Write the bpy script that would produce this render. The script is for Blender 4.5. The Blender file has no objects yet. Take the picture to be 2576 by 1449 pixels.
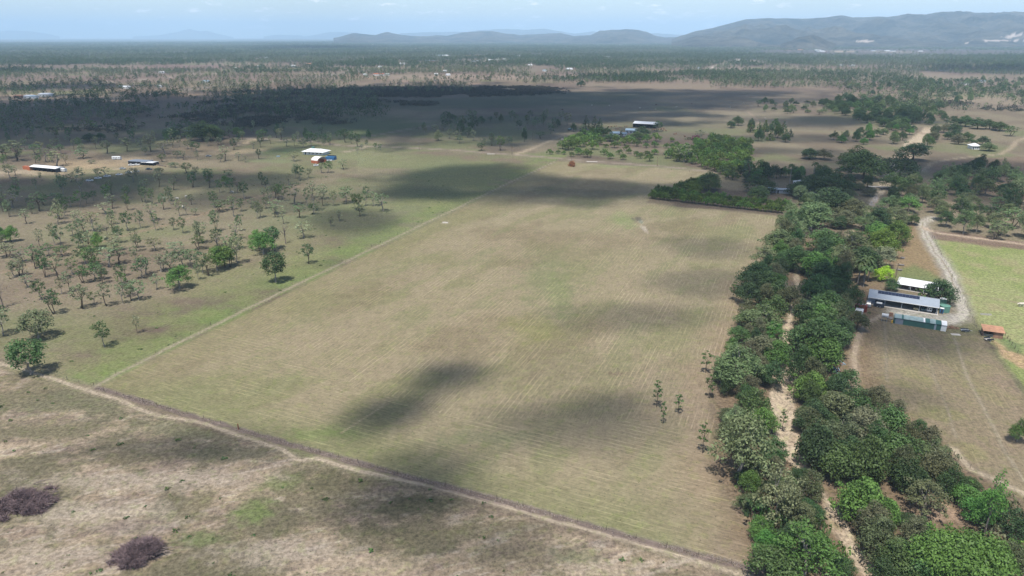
import bpy, math, random
import numpy as np
from math import radians, sin, cos, tan, pi
random.seed(7)
rng = np.random.default_rng(11)
scene = bpy.context.scene
col = scene.collection

# ------------------------------------------------------------------ camera
# photo coordinates below are given on a 2576 x 1449 reading of the photograph
HC, PITCH, FP, CX, CY = 100.0, radians(20.0), 1741.0, 1288.0, 724.5
CP, SP = cos(PITCH), sin(PITCH)
cam_d = bpy.data.cameras.new("camera")
cam_d.sensor_width = 36.0
cam_d.lens = 36.0 * FP / 2576.0
cam_d.clip_start, cam_d.clip_end = 1.0, 150000.0
cam = bpy.data.objects.new("camera", cam_d)
cam.location = (0, 0, HC)
cam.rotation_euler = (pi / 2 - PITCH, 0, 0)
col.objects.link(cam)
scene.camera = cam

# ------------------------------------------------------------------ light
SUN_EL, SUN_AZ = radians(68.0), radians(200.0)     # azimuth measured from +Y towards +X
sd = (sin(SUN_AZ) * cos(SUN_EL), cos(SUN_AZ) * cos(SUN_EL), sin(SUN_EL))   # direction to the sun
world = bpy.data.worlds.new("World")
scene.world = world
world.use_nodes = True
wn, wl = world.node_tree.nodes, world.node_tree.links
wn.clear()
sky = wn.new("ShaderNodeTexSky")
sky.sky_type = 'NISHITA'
sky.sun_disc = False
sky.sun_elevation = SUN_EL
sky.sun_rotation = SUN_AZ
sky.altitude = 100
sky.air_density = 1.0
sky.dust_density = 0.6
sky.ozone_density = 1.5
tc = wn.new("ShaderNodeTexCoord")
mp = wn.new("ShaderNodeMapping")
mp.inputs['Scale'].default_value = (1.0, 1.0, 4.2)
wl.new(tc.outputs['Generated'], mp.inputs['Vector'])
nz = wn.new("ShaderNodeTexNoise")
nz.inputs['Scale'].default_value = 26.0
nz.inputs['Detail'].default_value = 7.0
nz.inputs['Roughness'].default_value = 0.62
wl.new(mp.outputs[0], nz.inputs['Vector'])
cr = wn.new("ShaderNodeValToRGB")
cr.color_ramp.elements[0].position, cr.color_ramp.elements[1].position = 0.59, 0.73
cr.color_ramp.elements[0].color, cr.color_ramp.elements[1].color = (0, 0, 0, 1), (1, 1, 1, 1)
wl.new(nz.outputs['Fac'], cr.inputs[0])
mixc = wn.new("ShaderNodeMixRGB")
mixc.inputs[2].default_value = (11.5, 10.6, 10.6, 1)
wl.new(cr.outputs[0], mixc.inputs[0])
wl.new(sky.outputs[0], mixc.inputs[1])
bg = wn.new("ShaderNodeBackground")
bg.inputs['Strength'].default_value = 0.115
wl.new(mixc.outputs[0], bg.inputs[0])
wo = wn.new("ShaderNodeOutputWorld")
wl.new(bg.outputs[0], wo.inputs[0])

sun_d = bpy.data.lights.new("sun", 'SUN')
sun_d.energy = 4.8
sun_d.angle = radians(0.53)
sun_d.color = (1.0, 0.95, 0.87)
sun = bpy.data.objects.new("sun", sun_d)
sun.location = (0, -200, 900)
import mathutils
sun.rotation_euler = mathutils.Vector(sd).to_track_quat('Z', 'Y').to_euler()
col.objects.link(sun)

scene.view_settings.view_transform = 'Standard'
scene.view_settings.look = 'None'
scene.view_settings.exposure = 0.56
scene.view_settings.gamma = 1.0
scene.view_settings.use_curve_mapping = False
cy = scene.cycles
cy.max_bounces = 5
cy.diffuse_bounces = 3
cy.glossy_bounces = 2
cy.transmission_bounces = 3
cy.volume_bounces = 2
cy.transparent_max_bounces = 24
cy.use_denoising = True

# ------------------------------------------------------------------ mapping
def ray(x, y):
    a, b = (x - CX) / FP, (y - CY) / FP
    return np.array((a, CP - SP * b, -SP - CP * b))
def at(x, y, z=0.0):
    """the place where the sight line through a photo point meets height z"""
    d = ray(x, y)
    t = (HC - z) / -d[2]
    return np.array((d[0] * t, d[1] * t, z))
def at_dist(x, y, dist):
    d = ray(x, y)
    t = dist / d[1]
    return np.array((d[0] * t, dist, HC + d[2] * t))
def project(P):
    P = np.asarray(P, float)
    dx, dy, dz = P[..., 0], P[..., 1], P[..., 2] - HC if P.shape[-1] > 2 else -HC
    dep = np.maximum(dy * CP - dz * SP, 1e-3)
    up = dy * SP + dz * CP
    return CX + FP * dx / dep, CY - FP * up / dep
def mpp(x, y):
    d = ray(x, y)
    return HC / -d[2] / FP
def mpy(x, y):
    return abs(at(x, y + .5)[1] - at(x, y - .5)[1])
def hgt(x, yb, yt):
    """height in metres of something that stands at (x,yb) and tops out at yt"""
    p = at(x, yb)
    lo, hi = 0.0, 80.0
    for _ in range(30):
        m = (lo + hi) / 2
        if project((p[0], p[1], m))[1] > yt: lo = m
        else: hi = m
    return lo

def lin(c):
    c = np.asarray(c, float) / 255.0
    return np.where(c <= 0.04045, c / 12.92, ((c + 0.055) / 1.055) ** 2.4)
def alb(r, g, b, k=2.05):
    """real surface colour for something that reads r,g,b in full sun in the photo"""
    return tuple(float(v) for v in lin((r, g, b)) / k)
SHEET = .78

# ------------------------------------------------------------------ object helpers
def tag(o, label=None, cat=None, group=None, kind=None):
    if label: o['label'] = label
    if cat: o['category'] = cat
    if group: o['group'] = group
    if kind: o['kind'] = kind
    return o
def empty(name, loc, rz=0, label=None, cat=None, group=None):
    o = bpy.data.objects.new(name, None)
    o.empty_display_size = 0.5
    o.location = [float(v) for v in loc]
    o.rotation_euler = (0, 0, rz)
    col.objects.link(o)
    return tag(o, label, cat, group)
def link(name, me, parent=None, loc=(0, 0, 0), rz=0, color=None):
    o = bpy.data.objects.new(name, me)
    o.location = [float(v) for v in loc]
    o.rotation_euler = (0, 0, rz)
    if parent: o.parent = parent
    if color is not None: o.color = (*color, 1)
    col.objects.link(o)
    return o
def mesh_np(name, V, Fq, mats, midx=None, tint=None, smooth=False):
    V = np.asarray(V, np.float32); Fq = np.asarray(Fq, np.int32)
    me = bpy.data.meshes.new(name)
    n = Fq.shape[1]
    me.vertices.add(len(V)); me.vertices.foreach_set("co", V.ravel())
    me.loops.add(Fq.size); me.loops.foreach_set("vertex_index", Fq.ravel())
    me.polygons.add(len(Fq))
    me.polygons.foreach_set("loop_start", np.arange(0, Fq.size, n, dtype=np.int32))
    me.polygons.foreach_set("loop_total", np.full(len(Fq), n, np.int32))
    for m in (mats if isinstance(mats, (list, tuple)) else [mats]): me.materials.append(m)
    if midx is not None: me.polygons.foreach_set("material_index", np.asarray(midx, np.int32))
    me.update(calc_edges=True)
    if tint is not None:
        a = me.attributes.new("tint", 'FLOAT', 'POINT'); a.data.foreach_set("value", np.asarray(tint, np.float32))
    if smooth: me.polygons.foreach_set("use_smooth", np.ones(len(Fq), bool))
    return me
class MB:
    """collects boxes, tubes and polygons into one mesh"""
    def __init__(s): s.v, s.f = [], []
    def poly(s, pts):
        n = len(s.v); s.v += [tuple(map(float, p)) for p in pts]; s.f.append(tuple(range(n, n + len(pts))))
    def box(s, x0, y0, z0, x1, y1, z1):
        n = len(s.v)
        s.v += [(x0,y0,z0),(x1,y0,z0),(x1,y1,z0),(x0,y1,z0),(x0,y0,z1),(x1,y0,z1),(x1,y1,z1),(x0,y1,z1)]
        s.f += [tuple(n+i for i in q) for q in ((0,3,2,1),(4,5,6,7),(0,1,5,4),(1,2,6,5),(2,3,7,6),(3,0,4,7))]
        return s
    def tube(s, pts, rad, seg=6, cap=True):
        pts = [np.asarray(p, float) for p in pts]
        n0 = len(s.v)
        for i, p in enumerate(pts):
            d = pts[min(i+1, len(pts)-1)] - pts[max(i-1, 0)]
            d = d / (np.linalg.norm(d) + 1e-9)
            a = np.cross(d, (0, 0, 1) if abs(d[2]) < .9 else (1, 0, 0)); a /= np.linalg.norm(a)
            b = np.cross(d, a)
            r = rad[i] if hasattr(rad, '__len__') else rad
            for k in range(seg):
                t = 2*pi*k/seg
                q = p + r*(a*cos(t) + b*sin(t)); s.v.append(tuple(q))
        for i in range(len(pts)-1):
            for k in range(seg):
                k2 = (k+1) % seg
                s.f.append((n0+i*seg+k, n0+i*seg+k2, n0+(i+1)*seg+k2, n0+(i+1)*seg+k))
        if cap:
            s.f.append(tuple(n0+k for k in range(seg))[::-1]); s.f.append(tuple(n0+(len(pts)-1)*seg+k for k in range(seg)))
        return s
    def prism(s, prof, x0, x1):
        """profile in (y,z), swept along x"""
        n = len(s.v); m = len(prof)
        s.v += [(x0, y, z) for y, z in prof] + [(x1, y, z) for y, z in prof]
        for k in range(m):
            k2 = (k+1) % m
            s.f.append((n+k, n+k2, n+m+k2, n+m+k))
        s.f.append(tuple(n+k for k in range(m))[::-1]); s.f.append(tuple(n+m+k for k in range(m)))
        return s
    def me(s, name, mat):
        m = bpy.data.meshes.new(name)
        m.from_pydata(s.v, [], s.f)
        m.materials.append(mat)
        m.update()
        return m
    def build(s, name, mat, parent=None, loc=(0,0,0), rz=0):
        return link(name, s.me(name, mat), parent, loc, rz)

# ------------------------------------------------------------------ noise in numpy
def _h(i, j, s):
    n = (i.astype(np.int64) * 374761393 + j.astype(np.int64) * 668265263 + s * 974634777) & 0xffffffff
    n = ((n ^ (n >> 13)) * 1274126177) & 0xffffffff
    return ((n ^ (n >> 16)) & 0xffffff) / float(0xffffff)
def vn(x, y, s=0):
    xi, yi = np.floor(x), np.floor(y)
    fx, fy = x - xi, y - yi
    fx, fy = fx*fx*(3-2*fx), fy*fy*(3-2*fy)
    a, b, c, d = _h(xi, yi, s), _h(xi+1, yi, s), _h(xi, yi+1, s), _h(xi+1, yi+1, s)
    return (a*(1-fx)+b*fx)*(1-fy) + (c*(1-fx)+d*fx)*fy
def fbm(x, y, s=0, o=4, g=.5):
    x = np.asarray(x, float); y = np.asarray(y, float)
    t, a, n = 0, 1.0, 0
    for k in range(o):
        t = t + a*vn(x, y, s+k*17); n += a; a *= g; x = x*2.03+5.1; y = y*2.03+1.7
    return t/n
def ss(a, b, x):
    t = np.clip((x-a)/(b-a), 0, 1); return t*t*(3-2*t)
def inpoly(X, Y, poly):
    ins = np.zeros(np.shape(X), bool)
    n = len(poly)
    for i in range(n):
        x1, y1 = poly[i]; x2, y2 = poly[(i+1) % n]
        if y1 == y2: continue
        c = ((y1 > Y) != (y2 > Y)) & (X < (x2-x1)*(Y-y1)/(y2-y1)+x1)
        ins ^= c
    return ins
def dseg(X, Y, pts):
    d = np.full(np.shape(X), 1e9)
    for (x1, y1), (x2, y2) in zip(pts[:-1], pts[1:]):
        dx, dy = x2-x1, y2-y1
        t = np.clip(((X-x1)*dx+(Y-y1)*dy)/(dx*dx+dy*dy+1e-9), 0, 1)
        d = np.minimum(d, np.hypot(X-x1-t*dx, Y-y1-t*dy))
    return d
def W(pts): return [tuple(at(x, y)[:2]) for x, y in pts]

# ------------------------------------------------------------------ materials
def nodes(m):
    m.use_nodes = True
    return m.node_tree.nodes, m.node_tree.links
def mat(name, c, rough=.7, metal=0, var=.12, scale=1.5, bump=0, spec=.3):
    m = bpy.data.materials.new(name)
    n, l = nodes(m); b = n['Principled BSDF']
    b.inputs['Roughness'].default_value = rough
    b.inputs['Metallic'].default_value = metal
    b.inputs['Specular IOR Level'].default_value = spec
    t = n.new('ShaderNodeTexCoord'); z = n.new('ShaderNodeTexNoise')
    z.inputs['Scale'].default_value = scale; z.inputs['Detail'].default_value = 5
    l.new(t.outputs['Object'], z.inputs['Vector'])
    mr = n.new('ShaderNodeMapRange')
    mr.inputs['From Min'].default_value, mr.inputs['From Max'].default_value = .3, .7
    mr.inputs['To Min'].default_value, mr.inputs['To Max'].default_value = 1-var, 1+var
    l.new(z.outputs['Fac'], mr.inputs['Value'])
    x = n.new('ShaderNodeVectorMath'); x.operation = 'SCALE'
    x.inputs[0].default_value = c
    l.new(mr.outputs[0], x.inputs['Scale']); l.new(x.outputs[0], b.inputs['Base Color'])
    if bump:
        bp = n.new('ShaderNodeBump'); bp.inputs['Strength'].default_value = bump
        l.new(z.outputs['Fac'], bp.inputs['Height']); l.new(bp.outputs[0], b.inputs['Normal'])
    return m
def leaf_mat(name, const=None):
    """leaf colour = the tree's own object colour, varied from leaf clump to leaf clump"""
    m = bpy.data.materials.new(name)
    n, l = nodes(m); n.clear()
    o = n.new('ShaderNodeOutputMaterial'); oi = n.new('ShaderNodeObjectInfo')
    at_ = n.new('ShaderNodeAttribute'); at_.attribute_name = 'tint'
    mr = n.new('ShaderNodeMapRange'); mr.inputs['To Min'].default_value, mr.inputs['To Max'].default_value = .82, 1.2
    l.new(oi.outputs['Random'], mr.inputs['Value'])
    mu = n.new('ShaderNodeMath'); mu.operation = 'MULTIPLY'
    l.new(at_.outputs['Fac'], mu.inputs[0]); l.new(mr.outputs[0], mu.inputs[1])
    x = n.new('ShaderNodeVectorMath'); x.operation = 'SCALE'
    if const is None: l.new(oi.outputs['Color'], x.inputs[0])
    else: x.inputs[0].default_value = const
    l.new(mu.outputs[0], x.inputs['Scale'])
    hs = n.new('ShaderNodeHueSaturation'); l.new(x.outputs[0], hs.inputs['Color'])
    mh = n.new('ShaderNodeMapRange'); mh.inputs['To Min'].default_value, mh.inputs['To Max'].default_value = .475, .515
    l.new(oi.outputs['Random'], mh.inputs['Value']); l.new(mh.outputs[0], hs.inputs['Hue'])
    d = n.new('ShaderNodeBsdfPrincipled'); d.inputs['Roughness'].default_value = .55
    d.inputs['Specular IOR Level'].default_value = .25
    l.new(hs.outputs[0], d.inputs['Base Color'])
    tr = n.new('ShaderNodeBsdfTranslucent'); l.new(hs.outputs[0], tr.inputs['Color'])
    mx = n.new('ShaderNodeMixShader'); mx.inputs[0].default_value = .28
    l.new(d.outputs[0], mx.inputs[1]); l.new(tr.outputs[0], mx.inputs[2]); l.new(mx.outputs[0], o.inputs[0])
    return m
LEAF = leaf_mat('leaf_green')
BARK = mat('pale_bark', alb(176, 168, 158), .9, var=.3, scale=1.2)
BARKD = mat('dark_bark', alb(112, 98, 84), .9, var=.3, scale=1.2)
DEADW = mat('dead_wood', alb(150, 136, 128), .9, var=.25)
# (photo x, photo y, half width, half depth, density, turn)
CLOUDS = [
 (1120,945,150,44,.72,.5),(980,1030,150,50,.70,.8),(1070,1170,170,60,.50,.2),(1450,1070,290,66,.38,.1),(1560,1020,120,30,.3,.3),
 (1530,470,180,22,.62,0),(1330,500,230,22,.45,0),(1160,450,190,42,.62,0),(1060,488,120,16,.5,0),(880,560,90,30,.4,0),(830,660,90,20,.3,0),
 (1790,622,110,22,.24,0),(1820,712,150,30,.26,0),(1510,800,150,28,.16,0),(1680,792,120,24,.14,0),
 (120,480,330,40,.7,0),(520,452,320,22,.6,0),(620,500,200,26,.35,0),(120,345,330,22,.66,0),(1180,320,260,22,.6,0),
 (150,285,640,48,.86,0),(700,270,640,54,.88,0),(1080,255,520,48,.93,0),(1230,290,380,34,.8,0),(1180,335,260,26,.5,0),(1500,262,240,26,.55,0),
 (1640,250,420,22,.66,0),(1550,300,160,14,.5,0),(2000,305,250,14,.5,0),(1960,380,160,12,.4,0),(2020,350,200,10,.4,0),(1800,232,330,7,.5,0),
 (2480,430,230,34,.66,0),(2300,440,100,60,.5,0),(2130,420,120,40,.4,0),(1900,480,220,38,.55,0),(2080,470,150,40,.55,0),
 (2320,850,150,44,.45,.2),(2110,740,110,60,.6,0),(2300,1000,90,50,.25,0),(2130,300,200,12,.4,0),
 (800,121,150,3.2,.8,0),(30,176,80,5,.8,0),(2500,176,190,7,.75,0),(1560,196,200,4,.4,0),(180,218,240,7,.7,0),(2033,106,-900,-600,.9,0),
 (560,1120,200,40,.3,0),(1000,1270,230,60,.5,.1),(1260,1380,220,50,.4,0),(300,1130,200,30,.2,0),
]
HAZE_COL = (.55, .775, 1.0, 1)
HAZE_D = 7.0e-5
# ================================================================== LARGE STRUCTURE
# ------------------------------------------------------------------ places on the ground
FIELD = [(240,970),(600,795),(1000,600),(1400,405),(1560,415),(1785,432),(1700,470),(1655,480),(1632,510),(1800,526),(1980,545),(1972,590),
         (1890,720),(1850,860),(1790,950),(1800,1060),(1800,1180),(1850,1290),(1900,1350),(1925,1425),(1900,1445),(1600,1372),(1250,1272),(1000,1208),(760,1142),(430,1045)]
BEDPTS = [(2338,322,10),(2300,362,22),(2262,410,20),(2236,450,16),(2205,495,9),(2170,560,10),(2120,615,9),(2040,650,8),(2003,680,9),(2008,740,9),
          (1990,790,12),(1978,850,13),(1972,900,22),(1982,945,36),(1965,1010,32),(1975,1080,34),(1985,1140,26),(2035,1195,17),(2072,1240,15),(2100,1300,20),(2145,1380,24),(2200,1449,30),(2260,1530,34)]
ROUGH = [(-900,780),(0,918),(140,957),(240,985),(430,1045),(760,1142),(1000,1208),(1250,1272),(1600,1372),(1900,1445),(2150,1500),(2150,2600),(-2600,2600)]
PADR = [(2345,600),(2576,628),(2900,668),(2900,1300),(2576,970),(2500,870),(2452,800),(2420,720)]
YARD = [(2140,800),(2240,812),(2380,838),(2470,850),(2530,930),(2620,1060),(2900,1400),(2900,1600),(2576,1260),(2420,1160),(2330,1090),(2200,1000),(2110,930),(2130,860)]
TRK = {   # name: (points, half width m, colour)
 'path_bottom': ([(-200,880),(0,915),(60,932),(140,955),(230,985),(300,1003),(335,1022),(390,1045),(500,1062),(620,1102),(715,1133),(750,1158),(800,1153),(900,1185),(1080,1222),(1250,1268),(1500,1338),(1700,1397),(1900,1455)], .55, (196,180,158)),
 'path_left': ([(232,975),(300,938),(480,848),(700,738),(860,662),(1000,595),(1150,523),(1280,460),(1400,405)], .6, (176,164,142)),
 'road': ([(560,345),(640,349),(760,354),(860,366),(940,368),(1130,377),(1300,390),(1400,398),(1560,411),(1700,422),(1800,433)], 2.3, (168,152,138)),
 'road_b': ([(-60,305),(60,300),(200,306),(300,313),(360,318),(470,327),(560,340)], 2.2, (150,132,120)),
 'drive_a': ([(1295,389),(1335,375),(1380,356),(1415,341),(1440,333),(1480,333)], 2.0, (190,172,148)),
 'drive_b': ([(865,383),(905,375),(925,368)], 2.0, (188,172,150)),
 'drive_c': ([(895,349),(960,337),(1010,328),(1065,319),(1110,310)], 2.0, (160,146,130)),
 'drive_d': ([(300,425),(360,415),(455,398),(520,386),(600,365),(640,352)], 2.2, (196,176,146)),
 'track_e': ([(-60,700),(60,672),(150,642),(230,614),(350,583),(440,560),(560,522),(640,497),(760,466)], 1.0, (168,146,124)),
 'track_f': ([(150,436),(200,452),(250,470),(190,490),(140,505)], 1.6, (160,142,122)),
 'track_g': ([(40,440),(110,438),(220,437),(300,425)], 1.6, (186,168,142)),
 'gravel_loop': ([(2348,548),(2326,557),(2322,568),(2329,590),(2348,625),(2371,662),(2391,696),(2405,730),(2419,760),(2424,785),(2416,803),(2392,810),(2340,806),(2290,797),(2248,787)], 1.7, (208,200,188)),
 'track_r': ([(2324,572),(2336,580),(2376,589),(2446,598),(2576,614),(2760,640)], 1.2, (212,190,168)),
 'dirt_a': ([(2215,795),(2185,812),(2166,830),(2152,868),(2150,900),(2152,990)], .8, (190,172,150)),
 'dirt_b': ([(2223,770),(2232,960)], .3, (156,144,124)),
 'dirt_c': ([(2290,840),(2330,880),(2350,950),(2380,1020),(2405,1100)], .3, (160,148,126)),
 'dirt_d': ([(2400,850),(2430,940),(2480,1040),(2530,1140),(2576,1210)], .35, (170,158,136)),
 'dirt_e': ([(2400,1130),(2440,1180),(2500,1205),(2576,1240),(2700,1300)], .7, (196,180,156)),
 'track_s': ([(2320,430),(2340,412),(2380,402),(2440,395),(2515,388),(2545,372),(2556,355),(2600,340)], 1.6, (184,166,142)),
 'road_far_a': ([(0,268),(150,262),(235,252),(330,243),(500,222),(620,210),(716,202),(860,185),(960,173)], 8, (168,156,146)),
 'road_far_b': ([(7,222),(183,212),(300,205),(400,197),(520,186),(640,176)], 6, (176,160,146)),
 'road_far_c': ([(1777,175),(1807,165),(1822,162),(1860,150)], 7, (214,200,188)),
 'road_far_d': ([(1800,174),(1950,181),(2150,185),(2270,188)], 8, (158,140,130)),
 'road_far_e': ([(2328,194),(2345,202),(2375,206)], 5, (206,190,174)),
 'road_far_f': ([(0,250),(200,245),(300,238),(400,233),(520,225)], 7, (176,158,140)),
 'road_far_g': ([(860,189),(950,200),(1060,206),(1250,212)], 7, (176,150,132)),
 'stock_b': ([(735,1165),(668,1178),(598,1192),(510,1207),(420,1214)], .3, (186,172,154)),
 'stock_c': ([(1760,1400),(1717,1414),(1640,1442),(1560,1470)], .3, (186,172,154)), 'stock_d': ([(859,1090),(910,1056),(964,1022)], .18, (186,172,140)),
 'cattle_pad': ([(2420,738),(2480,745),(2576,765),(2700,790)], .5, (172,160,128)),
 'track_h': ([(1880,280),(1905,300),(1915,330)], 1.0, (176,156,136)),
}
# ------------------------------------------------------------------ ground sheet
def ground_colour(X, Y):
    """surface colour (soil, grass, sand) and mowing rows for points of the plain"""
    P = np.stack([X, Y, np.zeros_like(X)], -1)
    u, v = project(P)
    front = Y > 30
    u = np.where(front, u, -5000); v = np.where(front, v, 3000)
    C = np.empty(X.shape + (3,))
    def dull(c):
        c = np.array(c, float); m = c.mean()
        return tuple(m+(c-m)*(.72 if c[1] >= c[0] else .9))
    def mixc(c, w, k=2.05):
        nonlocal C
        w = np.clip(w, 0, 1)[..., None]
        C = C * (1 - w) + np.array(alb(*c, k)) * w
    n1 = fbm(X/38, Y/38, 1, 5); n2 = fbm(X/9, Y/9, 5, 4); n3 = fbm(X/160, Y/160, 9, 4); n4 = fbm(X/3.2, Y/3.2, 31, 3)
    C[:] = np.array(alb(136, 122, 104))
    mixc((150, 138, 116), ss(.4, .62, n1)); mixc((112, 98, 88), ss(.52, .7, n3)); mixc((130, 134, 96), ss(.52, .68, fbm(X/60, Y/60, 44, 4))*.8)
    # brown purple soil of the cleared blocks further off
    far = ss(700, 1400, Y)
    mixc((138, 120, 107), far*ss(.35, .6, n3)); mixc((152, 136, 118), far*ss(.5, .7, fbm(X/90, Y/260, 3, 4)))
    mixc((92, 96, 80), ss(2600, 4600, Y)*.85)
    # green flats between the scrub and the road
    def B(x, y, rx, ry, c, a=1., soft=.55, seed=0):
        nonlocal C
        p = at(x, y); sx = rx*mpp(x, y); sy = ry*mpy(x, y)
        d = np.hypot((X-p[0])/sx, (Y-p[1])/sy)
        s = max(min(sx, sy)*.6, 1.0)
        m = d < 2.2
        if not m.any(): return
        dm = d[m] + (fbm(X[m]/s, Y[m]/s, 60+seed, 5, .6)-.5)*1.9
        c = dull(c)
        w = (a*(1-ss(1-soft*1.3, 1+soft*1.0, dm)))[:, None]
        C[m] = C[m]*(1-w) + np.array(alb(*c))*w
    def Pg(poly, c, a=1., soft=6., nz=3.):
        w = W(poly)
        m = (X > min(p[0] for p in w)-20) & (X < max(p[0] for p in w)+20) & (Y > min(p[1] for p in w)-20) & (Y < max(p[1] for p in w)+20)
        i = inpoly(X[m], Y[m], w); d = dseg(X[m], Y[m], w+[w[0]])
        s = np.where(i, d, -d) + (n2[m]-.5)*nz*2
        k = (a*ss(-soft/2, soft/2, s))[:, None]
        C[m] = C[m]*(1-k) + np.array(alb(*c))*k
    for b in ((1150,258,320,14,(92,104,70),.8),(880,310,170,24,(108,124,72),.85),(1230,300,160,12,(100,110,76),.7),(1500,240,240,10,(96,106,74),.7),(900,335,80,9,(120,136,74),.9),
              (1700,318,260,18,(132,130,98),.6),(1850,240,300,12,(150,134,112),.5),(1750,290,250,12,(154,142,118),.6),(2000,310,260,24,(152,138,114),.6),(2480,250,140,14,(176,158,132),.7),
              (1620,205,360,6,(150,128,110),.8),(2150,232,380,5,(160,140,118),.6),(1900,256,300,4,(170,150,126),.5),(2250,128,360,7,(110,98,96),.95),(2050,140,400,5,(106,96,92),.9),
              (2085,128,28,3,(205,180,155),.9),(2010,126,18,2,(190,130,105),.8),(2240,129,60,2.4,(185,165,145),.8),(1190,155,90,5,(164,145,130),.7),(1200,194,230,6,(174,152,134),.9),
              (480,169,180,6,(150,120,112),.9),(150,196,300,6,(140,116,108),.7),(450,245,300,9,(176,152,128),.6),(120,245,220,8,(176,154,130),.8),(600,200,260,8,(150,128,114),.7),(330,222,250,7,(168,146,124),.7),
              (160,350,160,14,(128,118,90),.7),(500,385,110,22,(190,166,132),.7),(230,415,130,14,(200,174,138),.7),(620,385,60,12,(204,180,146),.6),(700,383,50,10,(140,160,92),.8),(690,405,60,6,(140,156,98),.6),
              (900,400,110,22,(150,152,100),.8),(60,432,70,8,(196,176,150),.8),(330,402,60,5,(214,190,156),.6),(1010,470,190,45,(134,142,90),.75),(900,560,240,60,(138,142,96),.7),(1180,440,160,32,(134,144,92),.7),
              (700,700,230,35,(128,142,78),.85),(560,800,150,28,(126,150,70),.8),(420,880,150,28,(130,148,78),.8),(300,935,90,22,(128,158,70),.9),(860,640,110,22,(132,152,78),.8),(640,620,200,40,(146,140,104),.6),
              (480,690,220,45,(156,140,118),.6),(150,760,240,60,(160,144,122),.6),(200,560,300,60,(156,146,118),.55),(560,480,260,50,(150,140,112),.55),(760,525,160,25,(134,144,96),.6)): B(*b, seed=int(b[0]))
    # bush paddock on the left keeps brown patches
    mixc((128, 110, 98), .3*ss(.55, .7, fbm(X/26, Y/14, 71, 4))*(u < 900)*(v > 330))
    fa_, fb_ = at(240, 970)[:2], at(1400, 404)[:2]; ft = (fb_-fa_)/np.linalg.norm(fb_-fa_)
    side = (X-fa_[0])*-ft[1]+(Y-fa_[1])*ft[0]; alo = (X-fa_[0])*ft[0]+(Y-fa_[1])*ft[1]
    gm = (side > 0) & (alo > -5) & (alo < 470)
    mixc((128, 144, 86), gm*(1-ss(7, 30, side+(n1-.5)*30))*ss(.34, .56, fbm(X/14, Y/9, 73, 5, .62))*.6)
    mixc((142, 144, 100), gm*(1-ss(30, 85, side+(n1-.5)*40))*ss(.36, .56, fbm(X/24, Y/15, 74, 5, .6))*.5)
    # ---- the big mown field
    wf = W(FIELD); inf = inpoly(X, Y, wf); df = dseg(X, Y, wf+[wf[0]])
    fa = np.where(inf, ss(0, 2.5, df), 0)
    rot = X*.55+Y*.83, -X*.83+Y*.55
    C0 = C.copy()
    C[:] = np.array(alb(163, 151, 123))
    mixc((150, 144, 110), ss(.46, .62, fbm(rot[0]/45, rot[1]/16, 12, 4))); mixc((140, 126, 102), .55*ss(.5, .68, fbm(rot[0]/60, rot[1]/22, 19, 4)))
    mixc((166, 152, 126), .6*ss(.5, .7, fbm(X/20, Y/20, 23, 4)))
    mixc((144, 143, 106), .5*ss(.58, .72, fbm(rot[0]/30, rot[1]/9, 27, 4)))
    d_l = dseg(X, Y, W([(240,970),(600,795),(1000,600),(1400,405)])); d_b = dseg(X, Y, W([(240,970),(430,1045),(760,1142),(1250,1272),(1900,1445)])); d_r = dseg(X, Y, W([(1972,590),(1890,720),(1850,860),(1790,950),(1800,1180),(1900,1400)]))
    mixc((143, 142, 104), .7*(1-ss(4, 26, d_b+(n1-.5)*18))*ss(-1, 20, 1700-u)); mixc((146, 138, 104), .55*(1-ss(6, 34, d_l+(n1-.5)*20)))
    mixc((164, 146, 122), .8*(1-ss(3, 16, d_r+(n2-.5)*9)))
    for b in ((1330,830,70,30,(148,146,92),.6),(1380,690,60,70,(140,144,92),.6),(1410,740,30,60,(140,150,88),.5),(1570,555,26,20,(150,160,96),.8),(1480,640,120,22,(150,142,106),.6),(820,1090,90,16,(138,152,82),.8),(1200,1100,140,20,(138,140,96),.5),
              (1560,415,60,5,(150,160,100),.7),(1440,952,220,60,(150,132,112),.4),(1550,940,24,5,(128,108,92),.6),(1700,1020,110,90,(160,142,120),.5),(1120,560,10,2,(205,192,170),.9),(1605,552,14,6,(104,100,88),.8),(1621,575,7,9,(196,182,165),.9),(1614,558,7,4,(150,158,138),.8),
              (1740,1290,130,50,(160,146,118),.5),(1850,1380,60,40,(152,136,114),.7)): B(*b, seed=int(b[0]))
    C = C0*(1-fa[..., None]) + C*fa[..., None]
    # ---- rough dry ground in front of the track
    wr = W(ROUGH[:-2]) + [(2500., 10.), (-2500., 10.)]
    inr = inpoly(X, Y, wr) | ((Y < 130) & (X < 60)); dr = dseg(X, Y, wr[:11])
    inr = inr & ~inf
    ra = np.where(inr, ss(0, 3, dr), 0)
    C0 = C.copy()
    th = radians(24); a_, b_ = X*cos(th)+Y*sin(th), -X*sin(th)+Y*cos(th)
    C[:] = np.array(alb(160, 143, 122))
    mixc((190, 171, 147), ss(.44, .66, fbm(a_/16, b_/4.5, 81, 5)*.6+n2*.4)); mixc((138, 120, 112), .7*ss(.5, .66, fbm(a_/9, b_/2.2, 85, 5, .65))); mixc((204, 192, 176), .5*ss(.54, .7, fbm(a_/5, b_/1.3, 87, 4, .65)))
    mixc((126, 119, 94), .85*ss(.48, .58, fbm(X/19, Y/13, 89, 6, .62))); mixc((104, 101, 80), .7*ss(.54, .64, fbm(X/13, Y/9, 93, 6, .62)))
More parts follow.
